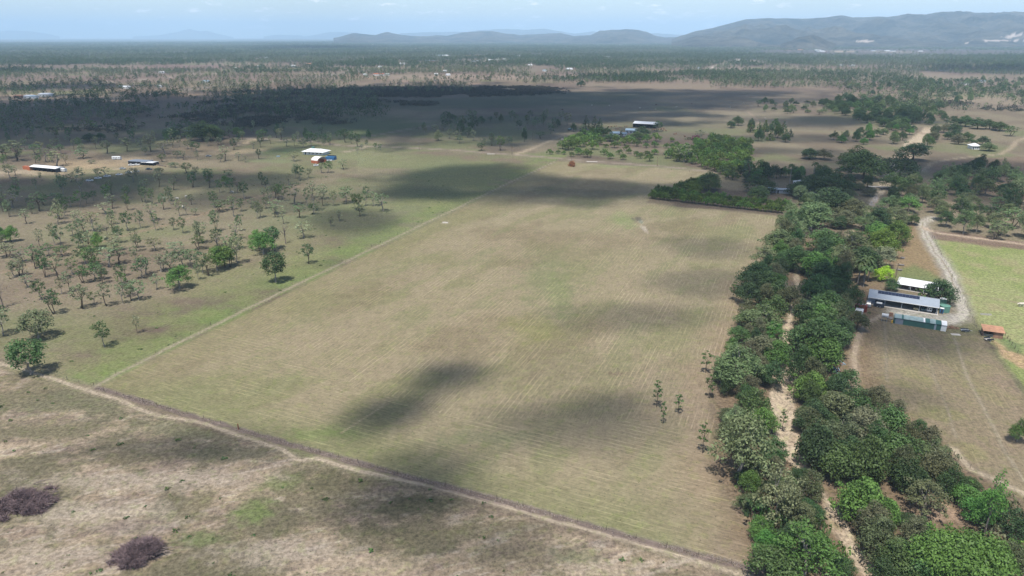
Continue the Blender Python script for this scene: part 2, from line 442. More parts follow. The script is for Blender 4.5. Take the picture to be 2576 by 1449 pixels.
    for b in ((250,1010,220,38,(120,120,84),.8),(130,1080,140,26,(126,120,92),.7),(480,1080,150,28,(118,120,80),.75),(400,1130,160,24,(108,102,82),.7),(600,1140,130,26,(104,104,76),.8),(860,1210,110,34,(96,94,68),.9),(1080,1270,130,38,(92,90,64),.95),
              (1000,1340,120,40,(100,96,72),.8),(640,1290,46,32,(112,136,62),.95),(500,1355,70,18,(108,126,64),.9),(700,1215,50,22,(116,134,66),.8),(1250,1330,150,26,(118,112,84),.7),(1300,1400,140,36,(142,132,100),.6),(1450,1400,60,20,(122,134,84),.6),(200,1290,220,30,(190,176,156),.7),
              (300,1210,240,22,(188,174,156),.6),(90,1400,160,36,(192,176,156),.7),(700,1390,180,32,(186,172,156),.6),(900,1425,150,28,(190,172,148),.6),(520,1200,160,24,(184,168,150),.6),(1500,1430,120,18,(178,162,142),.6),(330,1330,120,20,(150,134,124),.6)): B(*b, seed=int(b[0])+3)
    C = C*.84 + np.array(alb(160, 146, 125))*.16
    C = C0*(1-ra[..., None]) + C*ra[..., None]
    # ---- right hand side
    Pg(PADR, (166, 170, 118), .95, 4, 2)
    inp = inpoly(X, Y, W(PADR))
    mixc((146, 158, 96), .7*ss(.48, .64, n1)*inp); mixc((178, 166, 130), .6*ss(.55, .7, n2)*inp)
    Pg(YARD, (154, 140, 115), .95, 5, 2)
    iny = inpoly(X, Y, W(YARD)); mixc((150, 144, 104), .7*ss(.5, .66, n2)*iny); mixc((156, 136, 118), .5*ss(.5, .66, n1)*iny)
    Pg([(2300,560),(2345,640),(2372,700),(2262,690),(2232,650),(2262,600)], (160,138,106), .9, 4)
    Pg([(2240,680),(2300,665),(2378,705),(2400,740),(2200,720),(2160,690)], (128,140,90), .8, 5)
    Pg([(2110,745),(2180,700),(2250,712),(2400,760),(2418,810),(2360,830),(2230,812),(2140,800)], (140,128,108), .9, 5)
    Pg([(2222,772),(2290,780),(2420,795),(2410,815),(2300,810),(2222,790)], (176,172,164), .85, 4, 3)
    Pg([(2335,575),(2600,612),(2600,632),(2345,600)], (140,118,104), .9, 3)
    Pg([(2500,860),(2576,890),(2640,930),(2620,960),(2540,905),(2505,880)], (196,164,132), .85, 2)
    Pg([(2520,850),(2576,870),(2576,895),(2530,880)], (120,136,90), .8, 2)
    Pg([(2330,430),(2360,400),(2576,395),(2700,420),(2700,560),(2576,500),(2400,470)], (142,122,106), .9, 8)
    Pg([(1700,560-40),(1990,545),(2010,520),(1990,490),(1760,470),(1680,500)], (118,104,92), .95, 4)
    Pg([(2120,600),(2300,560),(2230,700),(2200,900),(2230,1000),(2576,1290),(2900,1600),(1960,1600),(1790,1180),(1820,900),(1960,600)], (140,120,98), .85, 10)
    B(2385,1290,90,26,(180,152,128),.9); B(2345,880,60,60,(134,118,104),.4)
    # creek bed sand
    bw = [(at(x, y)[0], at(x, y)[1], r*mpp(x, y)) for x, y, r in BEDPTS]
    be = np.full(X.shape, -1e9)
    for (x1, y1, r1), (x2, y2, r2) in zip(bw[:-1], bw[1:]):
        dx, dy = x2-x1, y2-y1
        t = np.clip(((X-x1)*dx+(Y-y1)*dy)/(dx*dx+dy*dy), 0, 1)
        be = np.maximum(be, (r1+(r2-r1)*t) - np.hypot(X-x1-t*dx, Y-y1-t*dy))
    bed = be + (n2-.5)*3.0
    mixc((208, 190, 166), ss(-.6, 1.2, bed)); mixc((182, 160, 138), .5*ss(-.6, 1, bed)*ss(.48, .62, n4*.5+n2*.5)); mixc((156, 132, 114), .45*ss(0, 1, bed)*ss(.6, .72, n2))
    # tracks and roads
    for k, (pts, hw, c) in TRK.items():
        w = W(pts)
        xs = [p[0] for p in w]; ys = [p[1] for p in w]
        m = (X > min(xs)-30) & (X < max(xs)+30) & (Y > min(ys)-30) & (Y < max(ys)+30)
        if not m.any(): continue
        d = np.full(X.shape, 1e9)
        jx = (fbm(X[m]/9, Y[m]/9, 7, 3)-.5)*hw*1.6; jy = (fbm(X[m]/9, Y[m]/9, 8, 3)-.5)*hw*1.6
        d[m] = dseg(X[m]+jx, Y[m]+jy, w)
        dist = np.hypot(X, Y)
        hw2 = np.maximum(hw, .0)
        mixc(tuple(int(q*.9) for q in c), .45*(1-ss(hw2*1.2, hw2*3.2, d)))
        mixc(c, (1-ss(hw2*.75, hw2*1.35, d))*(.75+.5*(n2-.5)))
        if k in ('gravel_loop',): mixc((150, 136, 112), .75*(1-ss(.12, .4, d))*(v < 730))
    # dead grey weeds along the fence line
    d = dseg(X, Y, W([(245,976),(430,1031),(760,1127),(1000,1193),(1250,1257),(1600,1356),(1925,1440)]))
    mixc((134, 118, 112), .9*(1-ss(.5, 1.5, d + (n4-.5)*1.5)))
    # mown rows: distance from the nearest side of the field, metres
    def line_uv(a, b_):
        a, b_ = at(*a)[:2], at(*b_)[:2]; t = (b_-a)/np.linalg.norm(b_-a)
        return (X-a[0])*-t[1]+(Y-a[1])*t[0], (X-a[0])*t[0]+(Y-a[1])*t[1]
    pl, al = line_uv((240,970), (1400,404)); pb, ab = line_uv((240,970), (1900,1442)); py_, ay_ = line_uv((2290,840), (2405,1100))
    head = pb + (fbm(X/22, Y/22, 51, 3)-.5)*26 < 38 + 10*np.sin(X/23.)
    sd_ = np.where(head & inf, pb, pl); sa_ = np.where(head & inf, ab, al)
    sw = np.where(inf, .95, 0) + np.where((u < 1100) & (v > 480) & ~inf & ~inr & (u > -200), .5, 0) + np.where(iny, .5, 0)
    sd_ = np.where(iny, py_, sd_); sa_ = np.where(iny, ay_, sa_)
    return np.clip(C, .01, .8), sd_, sa_, sw, inf, inr, be

def build_ground():
    q0, q1 = 1/86.0, 1/36000.0
    rr = 1/np.linspace(q0, q1, 610)
    rr = np.concatenate([[0.5, 30, 60], rr])
    th = np.concatenate([np.linspace(-42, 42, 1001), np.linspace(42, 318, 60)[1:-1]])
    th = np.radians(th)
    R, T = np.meshgrid(rr, th, indexing='ij')
    X, Y = R*np.sin(T), R*np.cos(T)
    C, sdv, sav, sw, inf, inr, be = ground_colour(X, Y)
    Z = -1.1*ss(0, 5, be)*(R < 1200) + .5*(fbm(X/40, Y/40, 3, 3)-.5)*(R < 3000)*0.5
    V = np.stack([X, Y, Z], -1).reshape(-1, 3)
    nr, nt = X.shape
    idx = np.arange(nr*nt).reshape(nr, nt)
    nx = np.roll(idx, -1, axis=1)
    Fq = np.stack([idx[:-1], nx[:-1], nx[1:], idx[1:]], -1)[..., ::-1].reshape(-1, 4)
    g = bpy.data.materials.new('ground_soil_grass')
    n, l = nodes(g); b = n['Principled BSDF']; b.inputs['Roughness'].default_value = .95; b.inputs['Specular IOR Level'].default_value = .1
    ca = n.new('ShaderNodeAttribute'); ca.attribute_name = 'albedo'
    sa = n.new('ShaderNodeAttribute'); sa.attribute_name = 'row_distance'
    wa = n.new('ShaderNodeAttribute'); wa.attribute_name = 'row_weight'
    ge = n.new('ShaderNodeNewGeometry')
    def noise(scale, det, rough=.6, vec=None, dim='3D'):
        z = n.new('ShaderNodeTexNoise'); z.noise_dimensions = dim
        z.inputs['Scale'].default_value = scale; z.inputs['Detail'].default_value = det; z.inputs['Roughness'].default_value = rough
        if vec is not None: l.new(vec, z.inputs['Vector'])
        return z.outputs['Fac']
    def rng_(x, a, c, lo, hi):
        m = n.new('ShaderNodeMapRange'); l.new(x, m.inputs['Value'])
        for k, vv in zip(('From Min', 'From Max', 'To Min', 'To Max'), (a, c, lo, hi)): m.inputs[k].default_value = vv
        return m.outputs[0]
    def math_(op, x, y):
        m = n.new('ShaderNodeMath'); m.operation = op
        for k, s in enumerate((x, y)):
            if isinstance(s, (int, float)): m.inputs[k].default_value = s
            else: l.new(s, m.inputs[k])
        return m.outputs[0]
    pos = ge.outputs['Position']
    aa = n.new('ShaderNodeAttribute'); aa.attribute_name = 'row_along'
    def rowvec(kx, ky):
        c = n.new('ShaderNodeCombineXYZ'); l.new(math_('MULTIPLY', sa.outputs['Fac'], kx), c.inputs[0]); l.new(math_('MULTIPLY', aa.outputs['Fac'], ky), c.inputs[1]); return c.outputs[0]
    g1 = rng_(noise(.9, 7, .78, pos), .40, .60, -.36, .36)
    g1 = math_('MULTIPLY', g1, math_('SUBTRACT', 1.0, math_('MULTIPLY', wa.outputs['Fac'], .62)))
    f1 = math_('ADD', 1.0, g1)
    f2 = rng_(noise(.22, 4, .6, pos), .3, .7, .90, 1.10)
    # mown rows: thin pale lines of straw and soft streaks running along them, broken up along their length
    wob = math_('ADD', math_('MULTIPLY', sa.outputs['Fac'], .58), math_('MULTIPLY', noise(.04, 2, .5, pos), .22))
    saw = math_('PINGPONG', wob, .5)
    brk = rng_(noise(1.0, 5, .65, rowvec(.12, .035)), .47, .60, .0, 1.0)
    line = math_('MULTIPLY', rng_(saw, .36, .47, 0, .42), brk)
    strk = rng_(noise(1.0, 6, .75, rowvec(2.4, .22)), .38, .62, -.20, .20)
    rows = math_('ADD', strk, line)
    rowf = math_('ADD', 1.0, math_('MULTIPLY', rows, wa.outputs['Fac']))
    tot = math_('MULTIPLY', math_('MULTIPLY', f1, f2), rowf)
    # scattered pale straw and dark tufts
    straw = rng_(noise(2.3, 3, .5, pos), .66, .74, 0, .35)
    tuft = rng_(noise(1.7, 2, .5, pos), .30, .36, .45, 0)
    tot = math_('MULTIPLY', tot, math_('SUBTRACT', math_('ADD', 1.0, straw), tuft))
    x = n.new('ShaderNodeVectorMath'); x.operation = 'SCALE'
    l.new(ca.outputs['Color'], x.inputs[0]); l.new(tot, x.inputs['Scale'])
    gr = n.new('ShaderNodeMixRGB'); gr.blend_type = 'MULTIPLY'; gr.inputs[2].default_value = (.9, 1.05, .76, 1)
    l.new(rng_(noise(.35, 5, .65, pos), .52, .64, 0, .55), gr.inputs[0]); l.new(x.outputs[0], gr.inputs[1])
    l.new(gr.outputs[0], b.inputs['Base Color'])
    bp = n.new('ShaderNodeBump'); bp.inputs['Strength'].default_value = .5; bp.inputs['Distance'].default_value = .35
    l.new(noise(.9, 5, .7, pos), bp.inputs['Height']); l.new(bp.outputs[0], b.inputs['Normal'])
    # one sheet, cut along its real borders into the pieces of the setting
    cen = X[:-1], Y[:-1]
    fc = lambda A: A[:-1].reshape(-1)
    wbed = fc(be) > 0
    u, v = project(np.stack([X, Y, np.zeros_like(X)], -1))
    fld = fc(inf) & ~wbed; rgh = fc(inr) & ~wbed & ~fld
    pad = fc(inpoly(X, Y, W(PADR))) & ~wbed & ~fld & ~rgh
    road = fc(dseg(X, Y, W(TRK['road'][0])) < 2.6) & ~fld & ~rgh
    grav = fc(dseg(X, Y, W(TRK['gravel_loop'][0])) < 1.9) & ~wbed & ~pad
    lab = np.zeros(len(Fq), int)
    lab[rgh] = 2; lab[fld] = 1; lab[pad] = 3; lab[wbed] = 4; lab[road] = 5; lab[grav] = 6
    names = {0: ('ground', 'brown and green open country with patchy dry grass'), 1: ('field', 'large mown field with faint rows between fence and creek trees'),
             2: ('rough_ground', 'pale dry rough grass in front of the cattle track'), 3: ('green_paddock', 'pale green paddock beside the gravel drive'),
             4: ('creek_bed', 'sandy dry creek bed winding between the trees'), 5: ('road', 'straight grey road across the far end of the field'),
             6: ('gravel_drive', 'pale gravel drive looping round the sheds')}
    Cf = C.reshape(-1, 3)
    for k, (nm, lb) in names.items():
        fq = Fq[lab == k]
        if not len(fq): continue
        used, inv = np.unique(fq, return_inverse=True)
        me = mesh_np(nm, V[used], inv.reshape(-1, 4), g, smooth=True)
        a = me.attributes.new('albedo', 'FLOAT_COLOR', 'POINT')
        a.data.foreach_set('color', np.concatenate([Cf[used], np.ones((len(used), 1))], 1).astype(np.float32).ravel())
        a = me.attributes.new('row_distance', 'FLOAT', 'POINT'); a.data.foreach_set('value', sdv.reshape(-1)[used].astype(np.float32))
        a = me.attributes.new('row_along', 'FLOAT', 'POINT'); a.data.foreach_set('value', sav.reshape(-1)[used].astype(np.float32))
        a = me.attributes.new('row_weight', 'FLOAT', 'POINT'); a.data.foreach_set('value', sw.reshape(-1)[used].astype(np.float32))
        tag(link(nm, me), lb, None, None, 'structure')
build_ground()

# ------------------------------------------------------------------ mountains
def hill_mat(name, c, c2):
    m = bpy.data.materials.new(name)
    n, l = nodes(m); b = n['Principled BSDF']; b.inputs['Roughness'].default_value = 1; b.inputs['Specular IOR Level'].default_value = 0
    ge = n.new('ShaderNodeNewGeometry'); z = n.new('ShaderNodeTexNoise'); z.inputs['Scale'].default_value = .012; z.inputs['Detail'].default_value = 8; z.inputs['Roughness'].default_value = .75
    l.new(ge.outputs['Position'], z.inputs['Vector'])
    r = n.new('ShaderNodeValToRGB'); e = r.color_ramp.elements
    e[0].position, e[1].position = .40, .60; e[0].color, e[1].color = (*c, 1), (*c2, 1)
    z2_ = n.new('ShaderNodeTexNoise'); z2_.inputs['Scale'].default_value = .0022; z2_.inputs['Detail'].default_value = 6; z2_.inputs['Roughness'].default_value = .6; l.new(ge.outputs['Position'], z2_.inputs['Vector'])
    am = n.new('ShaderNodeMix'); am.inputs[0].default_value = .5; l.new(z.outputs['Fac'], am.inputs[2]); l.new(z2_.outputs['Fac'], am.inputs[3])
    l.new(am.outputs[0], r.inputs[0])
    a = n.new('ShaderNodeAttribute'); a.attribute_name = 'quarry'
    mx = n.new('ShaderNodeMixRGB'); mx.inputs[2].default_value = (.5, .42, .36, 1)
    l.new(a.outputs['Fac'], mx.inputs[0])
    ga = n.new('ShaderNodeAttribute'); ga.attribute_name = 'gully_shade'; gx = n.new('ShaderNodeMixRGB'); gx.inputs[2].default_value = (.012, .02, .016, 1)  # fold shading put into the colour: gullies darkened, with their denser growth
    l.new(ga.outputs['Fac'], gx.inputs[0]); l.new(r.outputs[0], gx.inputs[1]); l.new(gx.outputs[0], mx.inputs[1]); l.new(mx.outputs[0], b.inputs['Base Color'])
    bp = n.new('ShaderNodeBump'); bp.inputs['Strength'].default_value = 1; bp.inputs['Distance'].default_value = 60
    l.new(z.outputs['Fac'], bp.inputs['Height']); l.new(bp.outputs[0], b.inputs['Normal'])
    return m
HILL = hill_mat('wooded_hillside', (.012, .018, .016), (.125, .115, .09))
def mountain(name, label, pts, d_ridge, d_foot, amp=.3, seed=0, n=260, m=34, quarry=None):
    xs = np.array([p[0] for p in pts], float); ys = np.array([p[1] for p in pts], float)
    U = np.linspace(xs[0], xs[-1], n)
    ytop = np.interp(U, xs, ys) - (fbm(U/23., U*0, seed, 4)-.5)*3.0
    base = 90.5
    ed = np.minimum(ss(0, .06, (U-xs[0])/(xs[-1]-xs[0])), ss(0, .06, (xs[-1]-U)/(xs[-1]-xs[0])))
    Vv = np.concatenate([np.linspace(0, 1, m), np.linspace(1, 1.7, 10)[1:]])
    V, Q = [], []
    for v in Vv:
        dist = d_foot + (d_ridge-d_foot)*v
        for k, u in enumerate(U):
            q = at_dist(u, ytop[k], d_ridge)
            top = max(q[2], 0)
            wx = q[0]*dist/d_ridge
            prof = (v**1.35 if v <= 1 else max(0, 1-(v-1)/.7)**1.1)
            V.append((wx, dist, top*prof)); Q.append((u, v))
    V = np.array(V); Q = np.array(Q)
    sc = (d_ridge-d_foot)/4.5
    rd = 1-np.abs(2*fbm(V[:, 0]/sc, V[:, 1]/(sc*1.8), seed+5, 5)-1)
    mid = np.clip(4*Q[:, 1]*(1-Q[:, 1]), 0, 1)
    topz = np.interp(Q[:, 0], U, [max(at_dist(u, yt, d_ridge)[2], 0) for u, yt in zip(U, ytop)])
    rd2 = 1-np.abs(2*fbm(V[:, 0]/(sc*.42), V[:, 1]/(sc*1.1), seed+9, 4)-1)
    V[:, 2] += ((rd-.72)*amp*2.2+(rd2-.75)*amp*.8)*topz*mid
    V[:, 2] = np.maximum(V[:, 2], -2) * 1.0 - .5
    ncol = n; nrow = len(Vv)
    idx = np.arange(nrow*ncol).reshape(nrow, ncol)
    Fq = np.stack([idx[:-1, :-1], idx[:-1, 1:], idx[1:, 1:], idx[1:, :-1]], -1).reshape(-1, 4)
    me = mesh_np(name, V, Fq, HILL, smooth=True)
    qa = np.zeros(len(V))
    if quarry:
        pu, pv = project(V)
        for (x, y, rx, ry) in quarry:
            dd = np.hypot((pu-x)/rx, (pv-y)/ry)+(fbm(pu/12, pv/3, 5, 4)-.5)*1.6
            qa = np.maximum(qa, 1-ss(.5, .9, dd))
    a = me.attributes.new('gully_shade', 'FLOAT', 'POINT'); a.data.foreach_set('value', ss(.38, .12, rd2*.55+rd*.45-.35).astype(np.float32))
    a = me.attributes.new('quarry', 'FLOAT', 'POINT'); a.data.foreach_set('value', qa.astype(np.float32))
    return tag(link(name, me), label, None, None, 'structure')
z1 = lambda L: [(x/3, y/3) for x, y in L]
z2 = lambda L: [(858.7+x/3, y/3) for x, y in L]
z3 = lambda L: [(1717.3+x/3, y/3) for x, y in L]
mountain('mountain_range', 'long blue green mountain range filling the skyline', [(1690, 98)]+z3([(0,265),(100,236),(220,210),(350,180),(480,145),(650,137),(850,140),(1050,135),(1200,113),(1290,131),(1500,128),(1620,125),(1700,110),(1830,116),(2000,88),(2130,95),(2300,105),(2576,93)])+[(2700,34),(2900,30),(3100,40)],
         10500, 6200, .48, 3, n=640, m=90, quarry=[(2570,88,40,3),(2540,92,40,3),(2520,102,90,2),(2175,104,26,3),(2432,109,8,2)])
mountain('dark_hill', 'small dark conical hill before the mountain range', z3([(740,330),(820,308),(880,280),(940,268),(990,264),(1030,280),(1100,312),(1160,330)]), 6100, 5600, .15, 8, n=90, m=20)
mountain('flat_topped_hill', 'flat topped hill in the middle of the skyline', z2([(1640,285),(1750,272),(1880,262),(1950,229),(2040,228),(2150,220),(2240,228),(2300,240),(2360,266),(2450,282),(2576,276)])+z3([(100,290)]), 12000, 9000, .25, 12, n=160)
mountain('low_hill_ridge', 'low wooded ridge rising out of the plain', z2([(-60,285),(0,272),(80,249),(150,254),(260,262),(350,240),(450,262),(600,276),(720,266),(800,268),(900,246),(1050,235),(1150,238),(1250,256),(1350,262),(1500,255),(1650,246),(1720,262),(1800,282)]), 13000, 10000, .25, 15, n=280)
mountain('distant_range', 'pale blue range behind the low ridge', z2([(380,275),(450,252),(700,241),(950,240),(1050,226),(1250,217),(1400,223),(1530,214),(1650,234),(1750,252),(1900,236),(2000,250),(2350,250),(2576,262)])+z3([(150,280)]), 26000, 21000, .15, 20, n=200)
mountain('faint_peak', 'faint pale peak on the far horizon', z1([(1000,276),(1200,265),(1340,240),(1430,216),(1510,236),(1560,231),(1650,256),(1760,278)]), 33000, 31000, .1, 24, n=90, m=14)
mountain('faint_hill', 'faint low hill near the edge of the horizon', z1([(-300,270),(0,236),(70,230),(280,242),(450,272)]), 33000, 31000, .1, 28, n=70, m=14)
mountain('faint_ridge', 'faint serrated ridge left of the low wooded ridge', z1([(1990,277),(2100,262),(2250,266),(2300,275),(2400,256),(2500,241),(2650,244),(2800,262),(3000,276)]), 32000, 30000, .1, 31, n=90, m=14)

# ------------------------------------------------------------------ clouds overhead (their shadows lie on the plain)
HCL = 950.0
cm = bpy.data.materials.new('cloud_vapour')
n, l = nodes(cm); n.clear()
o_ = n.new('ShaderNodeOutputMaterial'); tcn = n.new('ShaderNodeTexCoord')
ln_ = n.new('ShaderNodeVectorMath'); ln_.operation = 'LENGTH'
mp2 = n.new('ShaderNodeMapping'); mp2.inputs['Scale'].default_value = (1, 1, 0)
l.new(tcn.outputs['Object'], mp2.inputs['Vector']); l.new(mp2.outputs[0], ln_.inputs[0])
ge = n.new('ShaderNodeNewGeometry')
z = n.new('ShaderNodeTexNoise'); z.inputs['Scale'].default_value = .013; z.inputs['Detail'].default_value = 7; z.inputs['Roughness'].default_value = .62
l.new(ge.outputs['Position'], z.inputs['Vector'])
zz = n.new('ShaderNodeMath'); zz.operation = 'MULTIPLY_ADD'; zz.inputs[1].default_value = 2.3; l.new(z.outputs['Fac'], zz.inputs[0])
l.new(ln_.outputs['Value'], zz.inputs[2])
mr = n.new('ShaderNodeMapRange'); mr.interpolation_type = 'SMOOTHSTEP'
for k, vv in zip(('From Min', 'From Max', 'To Min', 'To Max'), (1.42, 2.12, 1, 0)): mr.inputs[k].default_value = vv
l.new(zz.outputs[0], mr.inputs['Value'])
oi = n.new('ShaderNodeObjectInfo')
mu = n.new('ShaderNodeMath'); mu.operation = 'MULTIPLY'; l.new(mr.outputs[0], mu.inputs[0]); l.new(oi.outputs['Alpha'], mu.inputs[1])
tr = n.new('ShaderNodeBsdfTransparent'); df = n.new('ShaderNodeBsdfDiffuse'); df.inputs['Color'].default_value = (.85, .85, .85, 1)
mx = n.new('ShaderNodeMixShader'); l.new(mu.outputs[0], mx.inputs[0]); l.new(tr.outputs[0], mx.inputs[1]); l.new(df.outputs[0], mx.inputs[2]); l.new(mx.outputs[0], o_.inputs[0])
cm.use_transparent_shadow = True if hasattr(cm, 'use_transparent_shadow') else None
_cl = None
def cloud(x, y, rx, ry, a, rot=0):
    """a cloud whose shadow falls on photo point (x,y); half sizes in photo pixels, or metres when negative"""
    global _cl
    if _cl is None:
        V, Fq = [], []
        nu, nv = 40, 14
        for j in range(nv+1):
            for i in range(nu):
                ph, t = pi*(j/nv-.5), 2*pi*i/nu
                V.append((cos(ph)*cos(t), cos(ph)*sin(t), sin(ph)))
        V = np.array(V); V *= (1+.22*(fbm(V[:, 0]*2.2+9, V[:, 1]*2.2+V[:, 2]*1.7, 3, 4)-.5))[:, None]
        for j in range(nv):
            for i in range(nu):
                a0, a1 = j*nu+i, j*nu+(i+1) % nu
                Fq.append((a0, a1, a1+nu, a0+nu))
        _cl = mesh_np('cloud', V, Fq, cm, smooth=True)
    p = at(x, y)
    sx = rx*mpp(x, y) if rx > 0 else -rx; sy = ry*mpy(x, y) if ry > 0 else -ry
    k = HCL/sd[2]
    o = link('cloud', _cl, None, (p[0]+sd[0]*k, p[1]+sd[1]*k, HCL), rot)
    o.scale = (sx*1.5, sy*1.5, max(6, min(sx, sy)*.12))
    o.color = (1, 1, 1, a)
    tag(o, 'thin white cloud overhead casting a soft shade on the plain', 'cloud', 'clouds overhead', 'stuff')
    return o
for c in CLOUDS: cloud(*c)

# ------------------------------------------------------------------ haze
hm = bpy.data.materials.new('haze_air')
n, l = nodes(hm); n.clear()
o_ = n.new('ShaderNodeOutputMaterial'); pv = n.new('ShaderNodeVolumePrincipled')
pv.inputs['Color'].default_value = HAZE_COL
pv.inputs['Density'].default_value = HAZE_D
pv.inputs['Anisotropy'].default_value = -0.25
l.new(pv.outputs[0], o_.inputs['Volume'])
hz = MB().box(-45000, -3000, -5, 45000, 46000, 840).build('haze', hm)
tag(hz, 'thin blue haze over the whole plain', None, None, 'stuff')
# ================================================================== VEGETATION
def unit(v): return v/(np.linalg.norm(v, axis=-1, keepdims=True)+1e-9)
def leaf_cloud(lobes, size, dens, seed, up=.35, flat=1.0, fill=.35):
    """lobes: (x,y,z,rx,rz). Many leaf-clump faces spread over and inside each lobe"""
    g = np.random.default_rng(seed)
    V, T = [], []
    for (x, y, z, rx, rz) in lobes:
        n = max(6, int(dens*rx*(rx+rz)/2/size**2))
        d = unit(g.normal(size=(n, 3))+np.array((0, 0, up)))
        r = np.where(g.random(n) < fill, g.random(n)**.5*.8, .8+g.random(n)*.35)[:, None]
        p = np.array((x, y, z))+d*r*np.array((rx, rx, rz))
        nn = unit(d*1.0+np.array((0, 0, .35))+g.normal(size=(n, 3))*.55)
        t = unit(np.cross(nn, g.normal(size=(n, 3)))); b = np.cross(nn, t)
        s = (size*(.6+g.random(n)*.9))[:, None]
        q = np.stack([p-t*s, p-b*s*.62+nn*s*.1, p+t*s, p+b*s*.62-nn*s*.12], 1)
        V.append(q.reshape(-1, 3))
        T.append(np.repeat(.68+g.random(n)*.55+(g.random()-.5)*.34, 4))
    V = np.concatenate(V); T = np.concatenate(T)
    return V, np.arange(len(V)).reshape(-1, 4), T
def limb_path(a, b, g, sag=.12, n=4):
    a, b = np.array(a, float), np.array(b, float)
    L = np.linalg.norm(b-a)
    return [a+(b-a)*t+np.array((g.normal(), g.normal(), 0))*L*sag*sin(pi*t)*.6 for t in np.linspace(0, 1, n)]
PROTO = {}
def make_tree(key, lobes, size, dens, trunk_r, fork, bark, seed, lean=(0, 0), stems=1, twigs=True, up=.35, fill=.35):
    g = np.random.default_rng(seed)
    V, Fq, T = leaf_cloud(lobes, size, dens, seed, up, fill=fill)
    crown = mesh_np('crown', V, Fq, LEAF, tint=T)
    mb = MB()
    for s in range(stems):
        off = np.array((0, 0, 0)) if stems == 1 else np.array((cos(2*pi*s/stems), sin(2*pi*s/stems), 0))*trunk_r*1.5
        f = np.array((lean[0], lean[1], fork))+off*2.5
        mb.tube(limb_path(off+np.array((0, 0, -.3)), f, g, .05), [trunk_r*1.25, trunk_r, trunk_r*.85, trunk_r*.7], 6)
        mine = [lb for i, lb in enumerate(lobes) if i % stems == s]
        if twigs:
            for lb in mine[:9]:
                e = np.array(lb[:3])
                st = f+(e-f)*.02-np.array((0, 0, g.random()*fork*.18))
                mb.tube(limb_path(st, e, g, .1, 4), [trunk_r*.5, trunk_r*.36, trunk_r*.24, trunk_r*.12], 4, cap=False)
    trunk = mb.me('trunk', bark)
    PROTO[key] = (trunk, crown, float(V[:, 2].max()), float(np.percentile(np.hypot(V[:, 0]-lean[0]*.5, V[:, 1]), 97)))
def gum_lobes(h, w, n, seed, low=.42):
    g = np.random.default_rng(seed); L = []
    for i in range(n):
        t = i/max(1, n-1); a = i*2.4+g.random()*.9
        z = h*(low+(.93-low)*t**.9); R = w*(.35+.65*sin(pi*min(.95, .18+.62*(1-t))))*.66*(1 if i < n-1 else .25)
        r = w*(.27+g.random()*.17)
        L.append((cos(a)*R, sin(a)*R, z, r, r*.74))
    return L
def dome_lobes(h, w, n, seed, low=.3):
    g = np.random.default_rng(seed); L = []; p1, p2 = g.random(2)*6.28
    for i in range(n):
        t = (i+.5)/n; a = i*2.39996; z0 = 1-t*.95; zf = z0**.62
        m = 1+.22*sin(2*a+p1)+.14*sin(3*a+p2)
        R = w*sqrt_(1-z0*z0)*(.60+.28*g.random())*m; r = w*(.22+g.random()*.2)
        L.append((cos(a)*R, sin(a)*R, h*low+(h*(1-low)-r*.8)*zf*(.76+.26*g.random())*(.9+.18*sin(a+p2)), r, r*.8))
    for i in range(max(2, n//5)):       # stray outer sprays break the outline
        a = g.random()*6.28; z0 = g.random()*.8; R = w*(.85+.3*g.random())*sqrt_(1-z0*z0*.8); r = w*(.10+.08*g.random())
        L.append((cos(a)*R, sin(a)*R, h*low+h*(1-low)*z0, r, r*.9))
    return L
def sqrt_(x): return math.sqrt(max(0, x))
for i, (h, w, n, s, b) in enumerate([(12,3.4,9,1,BARK),(13,2.8,8,2,BARKD),(10,3.8,10,3,BARK),(14,3.2,11,4,BARKD),(11,2.4,7,5,BARK),(12,4.2,11,6,BARKD),(13,3.6,12,7,BARK)]):
    make_tree(f'gum{i}', gum_lobes(h, w, n+2, s), .32, 2.4, .21, h*.42, b, 40+i, lean=(random.uniform(-.7, .7), random.uniform(-.7, .7)), stems=2 if i == 5 else 1, fill=.5)
for i, (h, w, n, s) in enumerate([(12,5.2,26,1),(13,5.8,32,2),(11,5.0,24,3),(14,5.4,32,4),(13,4.6,22,21),(12,5.6,28,22),(15,5.0,28,23)]):
    make_tree(f'dense{i}', dome_lobes(h, w, n, s, .14), .24, 3.5, .34, h*.32, BARKD, 60+i)
for i, (h, w, n, s) in enumerate([(15,5.2,26,5),(16,5.8,32,6),(14,5.0,24,7)]):      # big paperbark / river gum, drooping open crown
    make_tree(f'river{i}', dome_lobes(h, w, n, s, .2), .235, 3.0, .36, h*.36, BARK, 80+i, fill=.5)
for i, (h, w, n, s) in enumerate([(5,3.0,15,1),(5.5,3.2,17,2),(4.6,2.8,13,3)]):
    make_tree(f'mango{i}', dome_lobes(h, w, n, s, .2), .30, 3.4, .16, 1.3, BARKD, 90+i)
make_tree('biggum', gum_lobes(13, 5.2, 26, 31, .36), .30, 3.0, .3, 4.6, BARK, 131, fill=.5)
make_tree('biggum2', gum_lobes(12, 5.0, 22, 33, .32), .30, 2.6, .3, 3.6, BARK, 133, fill=.5, stems=2)
for i, (h, w, n, s) in enumerate([(9,1.7,10,41),(10,1.5,9,42)]):
    make_tree(f'sap{i}', gum_lobes(h, w, n, s, .38), .24, 5.0, .09, h*.5, BARKD, 140+i, fill=.5)
make_tree('umbrella', dome_lobes(9, 9.0, 70, 9, .5), .29, 3.2, .45, 4.5, BARKD, 99, up=.6)
make_tree('broad', dome_lobes(11, 6.2, 38, 10, .16), .30, 3.4, .4, 3, BARKD, 100, up=.5)
